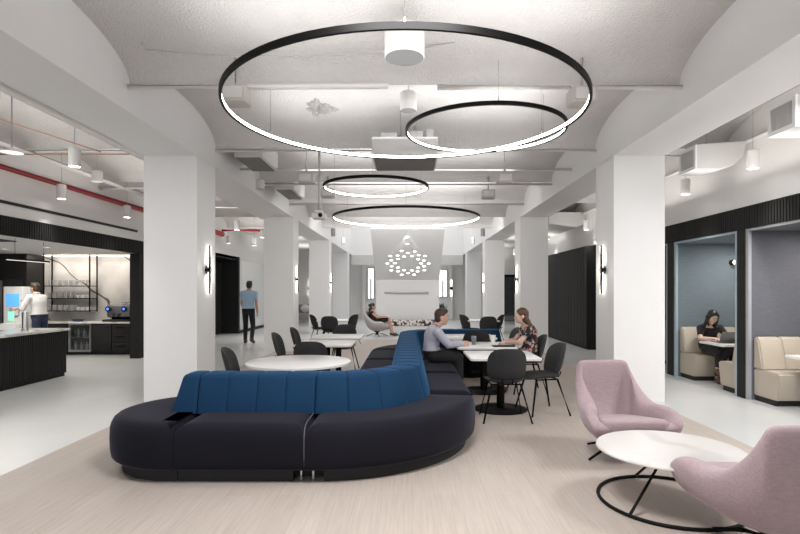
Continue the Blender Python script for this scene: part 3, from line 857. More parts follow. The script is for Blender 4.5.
# ------------------------------------------------------------------ swivel lounge chairs
def catmull(P, n):
    P = [V(p) for p in P]; out = []
    for i in range(len(P)-1):
        p0 = P[max(i-1, 0)]; p1 = P[i]; p2 = P[i+1]; p3 = P[min(i+2, len(P)-1)]
        for k in range(n):
            t = k/n
            out.append(.5*((2*p1)+(-p0+p2)*t+(2*p0-5*p1+4*p2-p3)*t*t+(-p0+3*p1-3*p2+p3)*t**3))
    out.append(P[-1]); return out
def make_lounge(name, label, loc, rz, m, scale=1.0, group=None, base='star'):
    """faces local -y"""
    t = thing(name, label, 'lounge chair', loc, rz, group)
    half = [(0, .415, .84), (.16, .41, .84), (.252, .395, .825), (.282, .355, .745), (.315, .27, .625), (.355, .13, .515), (.392, -.04, .465), (.418, -.20, .468),
            (.424, -.32, .455), (.412, -.40, .405), (.38, -.43, .372), (.33, -.42, .358), (.15, -.412, .355), (0, -.412, .355)]
    h = catmull(half, 4); rim = h + [V((-p.x, p.y, p.z)) for p in h[-2:0:-1]]
    n = len(rim); c0 = V((0, -.0, 0)); zb = .175
    rings = []
    for i in range(1, 13):
        a = PI/2*i/12; row = []
        for p in rim:
            f = math.sin(a)**.62; g = (1-math.cos(a))**.92
            row.append(V((p.x*f, p.y*f, zb + (p.z-zb)*g)))
        rings.append(row)
    # rolled rim then the inside of the bowl
    def rin(p, k, dz):
        arm = max(0, 1 - abs(p.z-.45)/.25)*min(1, abs(p.x)/.3)
        th = .075 + .12*arm
        q = V((p.x, p.y, 0)); L_ = q.length
        lift = dz*(.6+.9*arm)
        return V((p.x*(1-th*k/L_), p.y*(1-th*k/L_), p.z+lift))
    rings.append([rin(p, .22, .024) for p in rim]); rings.append([rin(p, .55, .032) for p in rim])
    rings.append([rin(p, .85, .018) for p in rim]); inner = [rin(p, 1.0, -.015) for p in rim]; rings.append(inner)
    zf = .285
    for i in range(1, 8):
        u = i/7; row = []
        for p in inner:
            sh = 1-.38*u**2.6 if p.z > .36 else 1 - .3*u**2.6
            z = p.z + (min(zf, p.z) - p.z)*(u**.6)
            row.append(V((p.x*sh, p.y*sh - .02*u*(p.y > .1), z)))
        rings.append(row)
    for sh in (.5, .2): rings.append([V((p.x*sh, p.y*sh, zf)) for p in rings[-1]])
    bm = nbm(); loft(bm, [[p*scale for p in r] for r in rings])
    obj('shell', bm, m, t, smooth=0 or 70, sub=1)
    bm = nbm(); s_ = scale
    cy = -.07; rr_ = []
    for k_, z in ((.92, .30), (.975, .307), (1.0, .325), (1.0, .385), (.975, .408), (.92, .419), (.75, .426), (.45, .430), (.15, .431)):
        rr_.append([(x*k_*s_, (cy+(y-cy)*k_)*s_, (z+.012 - (.15*((cy+(y-cy)*k_)+.42) if z > .38 else 0))*s_) for x, y in [(x*(1 if y < -.1 else 1-.30*(y+.1)/.34), y) for x, y in rrect(-.302, .302, -.42, .24, .085, 6)]])
    loft(bm, rr_)
    obj('seat_cushion', bm, m, t, smooth=60)
    obj('column', lathe(nbm(), [(.035, .05), (.035, .12), (.09, .15), (.12, .185*s_)], n=20), 'black', t)
    for k in range(4):
        a = .45 + PI/2*k
        obj('leg', tube(nbm(), [(0, 0, .105), (.16*math.cos(a), .16*math.sin(a), .085), (.36*math.cos(a), .36*math.sin(a), .012)], .017, 10, r1=.011), 'black', t)
    return t
make_lounge('lounge_chair', 'mauve swivel lounge chair facing us beside the right column', (1.915, 4.86, .004), .03, 'pink', .96)
make_lounge('lounge_chair', 'mauve lounge chair seen from behind in bottom right corner', (2.045, 3.0, .004), PI-.06, 'pink', .965)
make_lounge('lounge_chair', 'far mauve-grey lounge chair with the woman in black', (-1.02, 17.65, .0), PI/2-.2, 'mauvefar')

# coffee table
t = thing('coffee_table', 'low round white stone coffee table on black ring base', 'coffee table', (1.86, 3.79, .004))
bm = nbm(); lathe(bm, [(.46, .355), (.495, .366), (.495, .374), (.488, .38)], n=80); obj('tabletop', bm, 'tabletop', t)
n = 72; ringp = [(.48*math.cos(2*PI*i/n), .48*math.sin(2*PI*i/n), .012) for i in range(n)]
obj('floor_ring', tube(nbm(), ringp, .0125, 10, closed=True), 'black', t)
for a in (PI*1.19, PI*.53, PI*1.86):
    obj('leg', tube(nbm(), [(.48*math.cos(a), .48*math.sin(a), .012), (.06*math.cos(a), .06*math.sin(a), .345)], .011, 8), 'black', t)
obj('hub', lathe(nbm(), [(.10, .335), (.10, .355)], n=24), 'black', t)

# ------------------------------------------------------------------ booth furniture
def bench(label, y, face, x0, x1, group=None):
    """bench against a partition at y; face=-1 looks to -y (towards camera), +1 away"""
    t = thing('booth_bench', label, 'bench', (x0, y, 0), 0, group)
    f = face
    def P(pts): return [(y + f*a, z) for a, z in pts]
    seat = P([(.01, .075), (.47, .075), (.52, .40), (.505, .425), (.47, .435), (.01, .435)])
    bm = nbm(); prism(bm, seat, 'x', x0, x1)
    bmesh.ops.bevel(bm, geom=bm.edges[:], offset=.012, segments=2, affect='EDGES')
    obj('seat', bm, 'leather', t, True)
    bm = nbm(); n = max(1, round((x1-x0)/.34))
    back = P([(.0, .43), (.20, .43), (.105, .82), (.08, .86), (.04, .875), (.0, .87)])
    for i in range(n):
        b2 = nbm(); prism(b2, back, 'x', x0+(x1-x0)*i/n+.001, x0+(x1-x0)*(i+1)/n-.001)
        bmesh.ops.bevel(b2, geom=b2.edges[:], offset=.018, segments=3, affect='EDGES')
        me = bpy.data.meshes.new('tmp'); b2.to_mesh(me); b2.free(); bm.from_mesh(me); bpy.data.meshes.remove(me)
    obj('backrest', bm, 'leather', t, True)
    a, b = sorted((y+f*.02, y+f*.43))
    obj('toe_kick', box(nbm(), x0+.02, x1, a, b, 0, .075), 'blackmatte', t, True)
def booth_table(label, x0, x1, y0, y1):
    t = thing('booth_table', label, 'table', ((x0+x1)/2, (y0+y1)/2, 0))
    bm = nbm(); stack(bm, rrect(x0, x1, y0, y1, .03), [(.006, .632), (0, .638), (0, .664), (.005, .67)]); obj('tabletop', bm, 'tablewhite', t, True)
    for x in (x0+.35, x1-.35):
        obj('leg', lathe(nbm(), [(.035, .02), (.035, .632)], (x, (y0+y1)/2, 0), 20), 'black', t, True)
        obj('base', lathe(nbm(), [(.2, 0), (.2, .012), (.05, .025)], (x, (y0+y1)/2, 0), 32), 'black', t, True)
bench('tan leather booth bench the woman in black sits on', 9.355, -1, 4.765, 6.65)
bench('near end of tan bench across the table from the woman in black', 7.665, 1, 4.765, 6.65)
booth_table('white booth table carrying the grey laptop', 4.86, 6.3, 8.25, 8.92)
bench('tan leather bench in the grey booth at right edge', 7.355, -1, 4.765, 6.65)
booth_table('white table in the grey booth at right edge', 4.9, 6.3, 6.2, 6.95)
bench('tan leather bench glimpsed past the right column in the farthest booth', 11.385, -1, 4.80, 6.65)
for i, (x, y, z, lb) in enumerate(((5.68, 9.36, 2.0, 'small glowing globe sconce on blue booth wall'),)):
    t = thing('globe_sconce', lb, 'light', (x, y, z))
    obj('mount', tube(nbm(), [(0, 0, 0), (0, -.03, 0)], .045, 20), 'black', t); obj('arm', tube(nbm(), [(0, -.03, 0), (0, -.09, 0)], .008), 'black', t)
    obj('globe', ell(nbm(), (0, -.12, 0), .042, .042, .042), 'globe', t)
t = thing('laptop', 'open grey laptop on the booth table before the woman', 'laptop', (5.12, 8.50, .6705))
obj('keyboard_base', box(nbm(), -.17, .17, -.02, .22, 0, .014, .004), 'laptop', t)
bm = nbm(); box(bm, -.17, .17, -.004, .004, 0, .19, .003); bm.transform(Matrix.Translation((0, -.02, .012)) @ Matrix.Rotation(.45, 4, 'X')); obj('screen_lid', bm, 'laptop', t)

# ------------------------------------------------------------------ far end furniture
t = thing('patterned_bench', 'low black and white patterned bench below the stair wall', 'bench', (.15, 20.5, 0))
obj('cushion', box(nbm(), -.68, 1.02, 20.25, 20.7, .17, .40, .03, 3), 'mosaic', t, True)
obj('base', box(nbm(), -.66, 1.0, 20.3, 20.68, 0, .17, .005), 'white', t, True)
t = thing('potted_plant', 'dark leafy potted plant by the right end window', 'plant', (1.62, 26.4, 0))
obj('pot', lathe(nbm(), [(.16, 0), (.2, .5), (.18, .5), (.17, .45)], n=24), 'pot', t)
bm = nbm(); rnd = random.Random(3)
for i in range(60):
    a = rnd.random()*2*PI; el = rnd.uniform(.2, 1.4); L_ = rnd.uniform(.15, .42)
    d = V((math.cos(a)*math.cos(el), math.sin(a)*math.cos(el), math.sin(el))); p0 = V((0, 0, .45)); p1 = p0+d*L_; s_ = d.cross(V((0, 0, 1))).normalized()*.05
    p2 = p0 + d*(L_+.16) - V((0, 0, .03))
    q = [bm.verts.new(p) for p in (p0+d*L_*.5, p1+s_, p2, p1-s_)]; bm.faces.new(q)
obj('foliage', bm, 'leaf', t, smooth=0)
t = thing('grey_sofa', 'small grey sofa in the far left aisle', 'sofa', (-5.15, 25.6, 0))
obj('seat', box(nbm(), -.8, .8, -.4, .35, .1, .45, .05, 3), 'greysofa', t); obj('backrest', box(nbm(), -.8, .8, .2, .42, .4, .85, .06, 3), 'greysofa', t)
for s in (-1, 1): obj('armrest', box(nbm(), *sorted((s*.8, s*.66)), -.4, .4, .1, .6, .05, 3), 'greysofa', t)
for x, y in ((-.7, -.3), (.7, -.3), (-.7, .3), (.7, .3)): obj('leg', tube(nbm(), [(x, y, 0), (x, y, .12)], .02), 'black', t)
for i, (x, lb, m_) in enumerate(((-.35, 'pink cushion on the far grey sofa', 'pink'), (.2, 'pale cushion on the far grey sofa', 'shirtwhite'))):
    bm = nbm(); ell(bm, (0, 0, 0), .22, .09, .2); o = obj('cushion', bm, m_); o.location = (-5.15+x, 25.66, .655); tag(o, lb, 'cushion')

# ------------------------------------------------------------------ ring pendants
def ring_light(label, c, r, z, h, wires, group='large black ring pendants'):
    t = thing('ring_pendant', label, 'light', (c[0], c[1], z), 0, None)
    w = .024
    bm = nbm(); ringband(bm, r-.012, r, 0, h); ringband(bm, r-w, r-.012, h-.006, h); ringband(bm, r-w, r-.012, 0, .008)
    obj('band', bm, 'black', t, smooth=30)
    bm = nbm(); ringband(bm, r-w+.002, r-.012, .009, h-.008); obj('diffuser', bm, 'led', t, smooth=30)
    for a in wires:
        x, y = r*math.cos(a), r*math.sin(a)
        obj('cable', tube(nbm(), [(x*.99, y*.99, h), (x*.99, y*.99, vault_z(c[1]+y)-z)], .0025, 6), 'machine', t)
        obj('cable_clip', lathe(nbm(), [(.008, h-.002), (.008, h+.02), (.004, h+.03)], (x*.99, y*.99, 0), 10), 'chrome', t)
ring_light('nearest and largest black ring pendant high in the middle', (-.02, 4.86), 1.61, 3.10, .046, (-PI/2, PI/2-1.1, PI/2+1.1))
ring_light('smaller black ring pendant seen through the large ring, right side', (.90, 6.22), .93, 3.35, .042, (-PI/2, PI/6, PI*5/6))
ring_light('small black ring pendant beyond the large one, left of centre', (-.53, 8.85), .875, 3.20, .044, (-PI/2, PI/6, PI*5/6))
ring_light('farthest wide black ring pendant before the stair', (-.04, 11.85), 1.63, 3.10, .048, (-PI/2, PI/6, PI*5/6))

# ------------------------------------------------------------------ ceiling fittings
def speaker(label, x, y, z0, d, h):
    t = thing('pendant_speaker', label, 'speaker', (x, y, z0))
    r = d/2
    obj('housing', lathe(nbm(), [(r-.01, 0), (r, .012), (r, h-.02), (r-.02, h), (0, h)], n=36, capa=False), 'fixture', t)
    obj('grille', lathe(nbm(), [(0, .006), (r-.012, .006), (r-.008, .0)], n=36), 'grille', t)
    obj('stem', tube(nbm(), [(0, 0, h), (0, 0, vault_z(y)-z0+.01)], .012, 8), 'fixture', t)
speaker('big white cylinder speaker hung inside the nearest ring', -.03, 4.60, 3.51, .345, .26)
speaker('small white cylinder speaker behind the big cylinder', 0.005, 6.3, 3.63, .20, .22)
def junction(label, x, y, z, w=.25):
    t = thing('junction_box', label, 'ceiling box', (x, y, z))
    bm = nbm(); box(bm, -w/2, w/2, -.11, .11, 0, .17, .025, 3); obj('housing', bm, 'beige', t)
    obj('cover_plate', box(nbm(), -w/2+.03, w/2-.03, -.125, -.108, .03, .14, .008), 'fixture', t)
    obj('stem', tube(nbm(), [(0, 0, .17), (0, 0, vault_z(y)-z+.01)], .02, 8), 'beige', t)
for x, y, z, lb in ((-1.70, 5.28, 3.345, 'cream box on the ceiling at left edge of nearest ring'), (1.72, 5.28, 3.335, 'cream box on the ceiling at right edge of nearest ring'),
                    (-1.63, 8.55, 3.22, 'cream box hung left, second from camera'), (1.55, 8.55, 3.22, 'cream box hung right, second from camera'),
                    (-1.55, 10.3, 3.30, 'cream box hung left above the farthest ring'), (1.55, 10.3, 3.28, 'cream box hung right above the farthest ring')):
    junction(lb, x, y, z)
# ceiling air unit
t = thing('ceiling_air_unit', 'boxy grey air unit on ceiling behind the rings', 'air unit', (-.04, 7.4, 3.25))
obj('housing', box(nbm(), -.475, .395, 7.0, 7.8, 3.265, 3.53, .012), 'duct', t, True)
obj('intake_panel', box(nbm(), -.45, .37, 7.03, 7.77, 3.252, 3.264), 'cavity', t, True)
bm = nbm(); box(bm, -.36, -.14, 7.05, 7.5, 3.53, 3.60, .01); box(bm, .02, .2, 7.05, 7.4, 3.53, 3.62, .01); box(bm, .24, .34, 7.1, 7.3, 3.53, 3.66, .01); tube(bm, [(-.4, 7.2, 3.58), (.35, 7.2, 3.58)], .02, 10); tube(bm, [(-.1, 7.1, 3.53), (-.1, 7.1, vault_z(7.1)+.01)], .012, 8); tube(bm, [(.1, 7.6, 3.53), (.1, 7.6, vault_z(7.6)+.01)], .012, 8); obj('pipework', bm, 'greymetal', t, True)
# rough opening in plaster
bm = nbm(); rnd = random.Random(5); rings = []; nn = 40
lob = [.16+.05*math.sin(3*2*PI*j/nn+1)+.04*math.sin(7*2*PI*j/nn)+rnd.uniform(-.03, .03) for j in range(nn)]
for i in range(1, 9):
    rings.append([V((-1.18+lob[j]*i/8*math.cos(2*PI*j/nn), 7.1+1.2*lob[j]*i/8*math.sin(2*PI*j/nn), 0)) for j in range(nn)])
for i, r_ in enumerate(rings):
    for p_ in r_: p_.z = vault_z(p_.y) - (.0 if i == 7 else rnd.uniform(.006, .05))
c_ = bm.verts.new((-1.18, 7.1, vault_z(7.1)-.03)); RR = [[bm.verts.new(p_) for p_ in r_] for r_ in rings]
for j in range(nn): bm.faces.new((c_, RR[0][j], RR[0][(j+1) % nn]))
for A_, B_ in zip(RR, RR[1:]):
    for j in range(nn): bm.faces.new((A_[j], A_[(j+1) % nn], B_[(j+1) % nn], B_[j]))
tag(obj('plaster_patch', bm, mat('rough_grey_plaster', (.42, .41, .40), .95, var=.5, vscale=40), smooth=0), 'rough dark patch in ceiling plaster inside the nearest ring', 'patch')
# return-air ducts by the left beam
for x0, x1, y0, y1, z0, lb in ((-2.66, -2.25, 8.15, 9.1, 3.55, 'grey duct box along left beam, nearer one'), (-2.62, -2.28, 10.5, 11.6, 3.5, 'grey duct box along left beam, farther one')):
    t = thing('ceiling_duct', lb, 'duct', ((x0+x1)/2, (y0+y1)/2, z0))
    obj('casing', box(nbm(), x0, x1+.03, y0, y1, z0, z0+.3, .01), 'duct', t, True); obj('grille', box(nbm(), x0+.02, x1-.02, y0+.02, y1-.02, z0-.012, z0-.001), 'cavity', t, True)
# conduits and pipes across the nave
PIPES = [('white conduit across the first ceiling rib, left', [(-2.84, 5.42, 3.575), (-1.8, 5.42, 3.575), (-.2, 5.42, 3.585)], .03, 'pipewhite'),
         ('white conduit across the first ceiling rib, right', [(.3, 5.42, 3.57), (2.78, 5.42, 3.57)], .03, 'pipewhite'),
         ('white conduit across the second ceiling rib', [(-2.84, 7.86, 3.57), (2.78, 7.86, 3.57)], .022, 'pipewhite'),
         ('white pipe crossing the nave past the air unit', [(-2.84, 9.05, 3.56), (2.78, 9.05, 3.56)], .025, 'pipewhite'),
         ('white conduit across the third ceiling rib', [(-2.84, 10.3, 3.56), (2.78, 10.3, 3.56)], .025, 'pipewhite'),
         ('white conduit across the fourth ceiling rib', [(-2.84, 12.75, 3.57), (2.78, 12.75, 3.57)], .025, 'pipewhite'),
         ('thin grey cable sagging under the first vault', [(-2.54, 5.08, 3.87), (-2.5, 5.08, 3.80), (-1.8, 5.08, 3.75), (-1.0, 5.08, 3.74), (-.1, 5.08, 3.77), (.45, 5.08, 3.87)], .006, 'fixturegrey')]
for lb, pts, r, m_ in PIPES:
    o = obj('ceiling_cable' if r < .01 else 'conduit', tube(nbm(), pts, r, 10), m_); tag(o, lb, 'cable' if r < .01 else 'pipe')
# projector on a pole
t = thing('projector', 'white projector on a ceiling pole left of the small ring', 'projector', (-1.33, 8.0, 2.58))
obj('pole', tube(nbm(), [(0, 0, .12), (0, 0, vault_z(8.0)-2.58+.01)], .03, 12), 'fixture', t)
obj('body', box(nbm(), -.10, .10, -.1, .1, 0, .08, .015), 'fixture', t); obj('lens', tube(nbm(), [(.03, -.10, .045), (.03, -.125, .045)], .03, 18), 'black', t)
obj('bracket', box(nbm(), -.06, .06, -.05, .05, .09, .13, .006), 'fixture', t)

# cylinder pendants
def pendant(label, x, y, z0, d=.14, h=.24, lit=True, group=None, up=None, m_='fixture'):
    t = thing('cylinder_pendant', label, 'light', (x, y, z0), 0, group); r = d/2
    obj('shade', lathe(nbm(), [(r-.012, .02), (r-.004, 0), (r, .004), (r, h-.01), (r-.01, h), (0, h)], n=28, capa=False), m_, t)
    obj('lamp', lathe(nbm(), [(0, .016), (r-.008, .016), (r-.006, .006)], n=28), 'lampglow' if lit else 'fixturegrey', t)
    obj('cable', tube(nbm(), [(0, 0, h), (0, 0, (up if up else vault_z(y))-z0)], .004, 6), 'greymetal', t)
    if lit:
        ld = bpy.data.lights.new('pendant_spot', 'SPOT'); ld.energy = 34; ld.spot_size = 1.5; ld.spot_blend = .8; ld.shadow_soft_size = .05; ld.color = (1, .95, .88)
        lo = bpy.data.objects.new('pendant_spot', ld); COL.objects.link(lo); lo.location = (x, y, z0-.01)
PEN = [(-4.24, 6.78, 3.08, 'lit white cylinder pendant in left aisle, nearest of its row'), (-5.72, 8.8, 3.02, 'lit white cylinder pendant in front of the red pipe, nearer one'), (-5.62, 10.66, 2.97, 'lit white cylinder pendant by the red pipe, next to the column'),
       (4.40, 6.8, 3.06, 'lit white cylinder pendant in right aisle above the booths, nearer one'), (4.32, 8.3, 3.0, 'lit white cylinder pendant just past the right column'),
       (4.5, 13.45, 3.04, 'lit white cylinder pendant before the black timber block'), (4.45, 17.0, 3.15, 'lit white cylinder pendant at far end above black timber block'),
       (-4.33, 13.5, 3.04, 'lit white cylinder pendant above the walking man, nearest'), (-5.65, 16.8, 3.0, 'lit white cylinder pendant near black doors at left'),
       (-4.9, 17.0, 2.95, 'lit white cylinder pendant directly over the walking man'), (-4.5, 16.5, 3.15, 'lit white cylinder pendant next to the second left column'), (-4.6, 21, 3.0, 'lit white cylinder pendant far along the left aisle'), (4.4, 22, 3.0, 'lit white cylinder pendant far along the right aisle')]
for x, y, z, lb in PEN: pendant(lb, x, y, z, up=3.62 if y > 17.6 else None)
for x, y, z, lb in ((1.96, 16.1, 2.92, 'unlit grey cylinder pendant right of the stair, lower one'), (2.05, 14.6, 3.0, 'unlit grey cylinder pendant right of the stair, upper one'), (-1.96, 16.1, 2.92, 'unlit grey cylinder pendant left of the stair, lower one'), (-2.05, 14.6, 3.0, 'unlit grey cylinder pendant left of the stair, upper one')):
    pendant(lb, x, y, z, d=.12, h=.21, lit=False, m_='fixturegrey')
pendant('white cylinder fitting near the left beam and duct boxes', -2.58, 9.3, 3.28, d=.15, h=.16, lit=False)
pendant('white square-looking unlit fitting beside the lit left pendant', -4.9, 8.4, 3.22, d=.16, h=.17, lit=False)
t = thing('disc_pendant', 'flat white disc pendant at the far left of the ceiling', 'light', (-4.95, 6.66, 3.22))
obj('shade', lathe(nbm(), [(0, 0), (.125, .008), (.125, .014), (.03, .03), (.02, .07), (0, .07)], n=32), 'fixture', t); obj('cable', tube(nbm(), [(0, 0, .07), (0, 0, vault_z(6.66)-3.22)], .008, 8), 'greymetal', t)

# pipes in the side aisles
o = obj('sprinkler_pipe', tube(nbm(), [(-5.918, 2.0, 3.31), (-5.918, 14, 3.31), (-5.918, 17, 3.31)], .078, 16), 'red'); tag(o, 'long red sprinkler main along the left aisle wall', 'pipe')
o = obj('sprinkler_branch', tube(nbm(), [(-5.9, 16.9, 3.42), (-5.0, 16.9, 3.42), (-3.7, 17.1, 3.42)], .04, 12), 'red'); tag(o, 'red branch pipe crossing above the walking man', 'pipe')
o = obj('conduit', tube(nbm(), [(-3.635, 1.5, 3.335), (-3.635, 17.5, 3.335)], .062, 14), 'pipewhite'); tag(o, 'cream pipe running beside the left beam', 'pipe')
o = obj('conduit', tube(nbm(), [(3.484, 1.5, 3.345), (3.484, 17.5, 3.345)], .014, 10), 'black'); tag(o, 'thin black pipe running beside the right beam', 'pipe')
o = obj('conduit', tube(nbm(), [(-5.9, 7.6, 3.45), (-3.7, 7.6, 3.45)], .012, 8), 'copper'); tag(o, 'copper conduit crossing left aisle behind nearest pendant', 'pipe')
o = obj('conduit', tube(nbm(), [(-5.2, 4.9, 3.55), (-4.35, 7.55, 3.47)], .010, 8), 'copper'); tag(o, 'thin copper line slanting down to the pendant at left', 'pipe')
o = obj('conduit', tube(nbm(), [(-5.98, 7.9, 3.57), (-3.7, 7.9, 3.57)], .03, 10), 'pipewhite'); tag(o, 'cream pipe across left aisle at the second rib', 'pipe')
o = obj('conduit', tube(nbm(), [(-5.98, 10.34, 3.5), (-3.7, 10.34, 3.5)], .045, 10), 'pipewhite'); tag(o, 'thick cream pipe across left aisle behind red main', 'pipe')
o = obj('conduit', tube(nbm(), [(-5.98, 12.7, 3.5), (-3.7, 12.7, 3.5)], .045, 10), 'pipewhite'); tag(o, 'thick cream pipe across left aisle near the first column', 'pipe')
o = obj('conduit', tube(nbm(), [(-5.55, 2.0, 3.52), (-5.55, 12.5, 3.52)], .06, 12), 'pipewhite'); tag(o, 'cream pipe above the red main along the left wall', 'pipe')
o = obj('conduit', tube(nbm(), [(4.668, 2.0, 3.556), (4.668, 18, 3.556)], .05, 12), 'pipewhite'); tag(o, 'cream pipe along the wall above the booths', 'pipe')
for y, lb in ((7.9, 'thin cream pipe across right aisle, nearer'), (10.34, 'thin cream pipe across right aisle, behind the column')):
    o = obj('conduit', tube(nbm(), [(3.6, y, 3.5), (4.7, y, 3.5)], .025, 10), 'pipewhite'); tag(o, lb, 'pipe')
# air supply boxes on the right
for y0, y1, lb in ((5.40, 5.82, 'white duct end with square grille at top right edge'), (7.28, 7.72, 'white duct end with square grille above right column')):
    t = thing('air_supply_box', lb, 'air vent', (3.95, y0, 3.17))
    bm = nbm(); poly = [(3.95, 3.17), (4.25, 3.17), (4.45, 3.22), (4.58, 3.34), (4.62, 3.55), (3.95, 3.50)]
    prism(bm, poly, 'y', y0, y1); obj('duct', bm, 'duct', t, True, smooth=30)
    bm = nbm(); w = .045
    for a in ((y0, y0+w, 3.17, 3.5), (y1-w, y1, 3.17, 3.5), (y0+w, y1-w, 3.17, 3.17+w), (y0+w, y1-w, 3.5-w, 3.5)): box(bm, 3.925, 3.95, a[0], a[1], a[2], a[3])
    f = obj('grille_frame', bm, 'white', t, True)
    bm = nbm(); n = 14
    for i in range(n):
        y = y0+w+(y1-y0-2*w)*(i+.5)/n; box(bm, 3.932, 3.949, y-.004, y+.004, 3.17+w, 3.5-w)
    obj('grille', bm, 'fixture', t, True); obj('grille_back', box(nbm(), 3.9485, 3.9495, y0+w, y1-w, 3.17+w, 3.5-w), 'cavity', t, True)
    obj('hanger', tube(nbm(), [(4.2, (y0+y1)/2, 3.5), (4.2, (y0+y1)/2, vault_z((y0+y1)/2))], .008, 6), 'greymetal', t, True)
bm = nbm(); prism(bm, [(3.75, 3.3), (4.5, 3.2), (4.719, 3.3), (4.719, 3.6), (3.75, 3.6)], 'y', 14.2, 16.6)
tag(obj('air_duct', bm, 'duct', smooth=30), 'white sloping duct above the black timber block', 'duct')

# sconces on the columns
def sconce(label, side, y):
    """side -1: on the inner face of the left columns (x=-2.85), facing +x"""
    s = -side; x = -2.85 if side < 0 else BXR
    t = thing('wall_sconce', label, 'light', (x, y, 1.8))
    obj('mount', tube(nbm(), [(0, 0, 0), (s*.05, 0, 0)], .062, 24), 'black', t)
    obj('tube', tube(nbm(), [(s*.028, .045, -.34), (s*.028, .045, .34)], .022, 14), 'ledsoft', t)
    obj('rod', box(nbm(), *sorted((s*.05, s*.075)), -.055, -.035, -.34, .34, .004), 'black', t)
    ld = bpy.data.lights.new('sconce_glow', 'POINT'); ld.energy = 1.8; ld.shadow_soft_size = .06; ld.color = (1, .93, .82)
    lo = bpy.data.objects.new('sconce_glow', ld); COL.objects.link(lo); lo.location = (x+s*.13, y+.08, 1.8)
for side, nm in ((-1, 'left'), (1, 'right')):
    for i, (y, w) in enumerate(((7.54, 'first'), (13.54, 'second'), (19.54, 'third'))):
        sconce('black rod wall light with glowing tube on the %s %s column' % (w, nm), side, y)
for x, y, lb in ((2.29, 28.19, 'far wall light on white pilaster right of stair'), (-5.25, 28.49, 'far wall light on end wall of the left aisle')):
    t = thing('wall_sconce', lb, 'light', (x, y, 1.65))
    obj('mount', tube(nbm(), [(0, 0, 0), (0, -.06, 0)], .08, 20), 'black', t)
    obj('tube', tube(nbm(), [(0, -.045, -.42), (0, -.045, .42)], .04, 14), 'ledsoft', t)
    obj('rod', box(nbm(), -.02, .02, -.11, -.08, -.1, .1), 'black', t)

# chandelier of discs
t = thing('disc_chandelier', 'chandelier of small glowing discs in a ring before the stair', 'chandelier', (0, 15.5, 2.31))
DISCS = [(45, 177), (80, 174), (100, 154), (131, 163), (164, 154), (182, 174), (214, 177), (112, 179), (150, 179), (83, 192), (180, 192), (50, 199), (208, 199), (30, 213), (67, 213), (195, 213), (232, 213), (52, 228), (82, 233), (180, 233), (208, 228), (50, 247), (82, 251), (112, 247), (150, 247), (178, 251), (210, 247), (100, 268), (131, 260), (160, 268), (128, 86), (128, 117)]
for i, (a, b) in enumerate(DISCS):
    x = (a-131)*.206*15.5/533; z = -(b-212)*.206*15.5/533
    yy = .12*math.sin(i*2.1)
    d_ = obj('disc', lathe(nbm(), [(0, -.022), (.03, -.019), (.046, -.008), (.048, .003), (.035, .014), (0, .018)], (x, yy, z), 20), 'disc', t)
bm = nbm()
for a, b in DISCS[:-2]:
    x = (a-131)*.206*15.5/533; z = -(b-212)*.206*15.5/533; i = DISCS.index((a, b)); yy = .12*math.sin(i*2.1)
    tube(bm, [(x, yy, z+.02), (0 if abs(x) < .02 else x*.1, 0, .80)], .0015, 5)
obj('wires', bm, 'chrome', t, smooth=0)
obj('stem', tube(nbm(), [(0, 0, -.0+.80), (0, 0, vault_z(15.5)-2.31)], .01, 8), 'greymetal', t)
# ------------------------------------------------------------------ people
def blob(name, bm, material, parent, voxel=.008, it=2, fac=.5):
    """fuse overlapping volumes into one continuous surface"""
    bmesh.ops.recalc_face_normals(bm, faces=bm.faces)
    me = bpy.data.meshes.new(name+'_raw'); bm.to_mesh(me); bm.free()
    o = bpy.data.objects.new('raw', me); COL.objects.link(o)
    md = o.modifiers.new('r', 'REMESH'); md.mode = 'VOXEL'; md.voxel_size = voxel
    dg = bpy.context.evaluated_depsgraph_get()
    m2 = bpy.data.meshes.new_from_object(o.evaluated_get(dg))
    bpy.data.objects.remove(o); bpy.data.meshes.remove(me)
    b = nbm(); b.from_mesh(m2); bpy.data.meshes.remove(m2)
    for _ in range(it): bmesh.ops.smooth_vert(b, verts=b.verts, factor=fac, use_axis_x=True, use_axis_y=True, use_axis_z=True)
    return obj(name, b, material, parent, True, smooth=180)

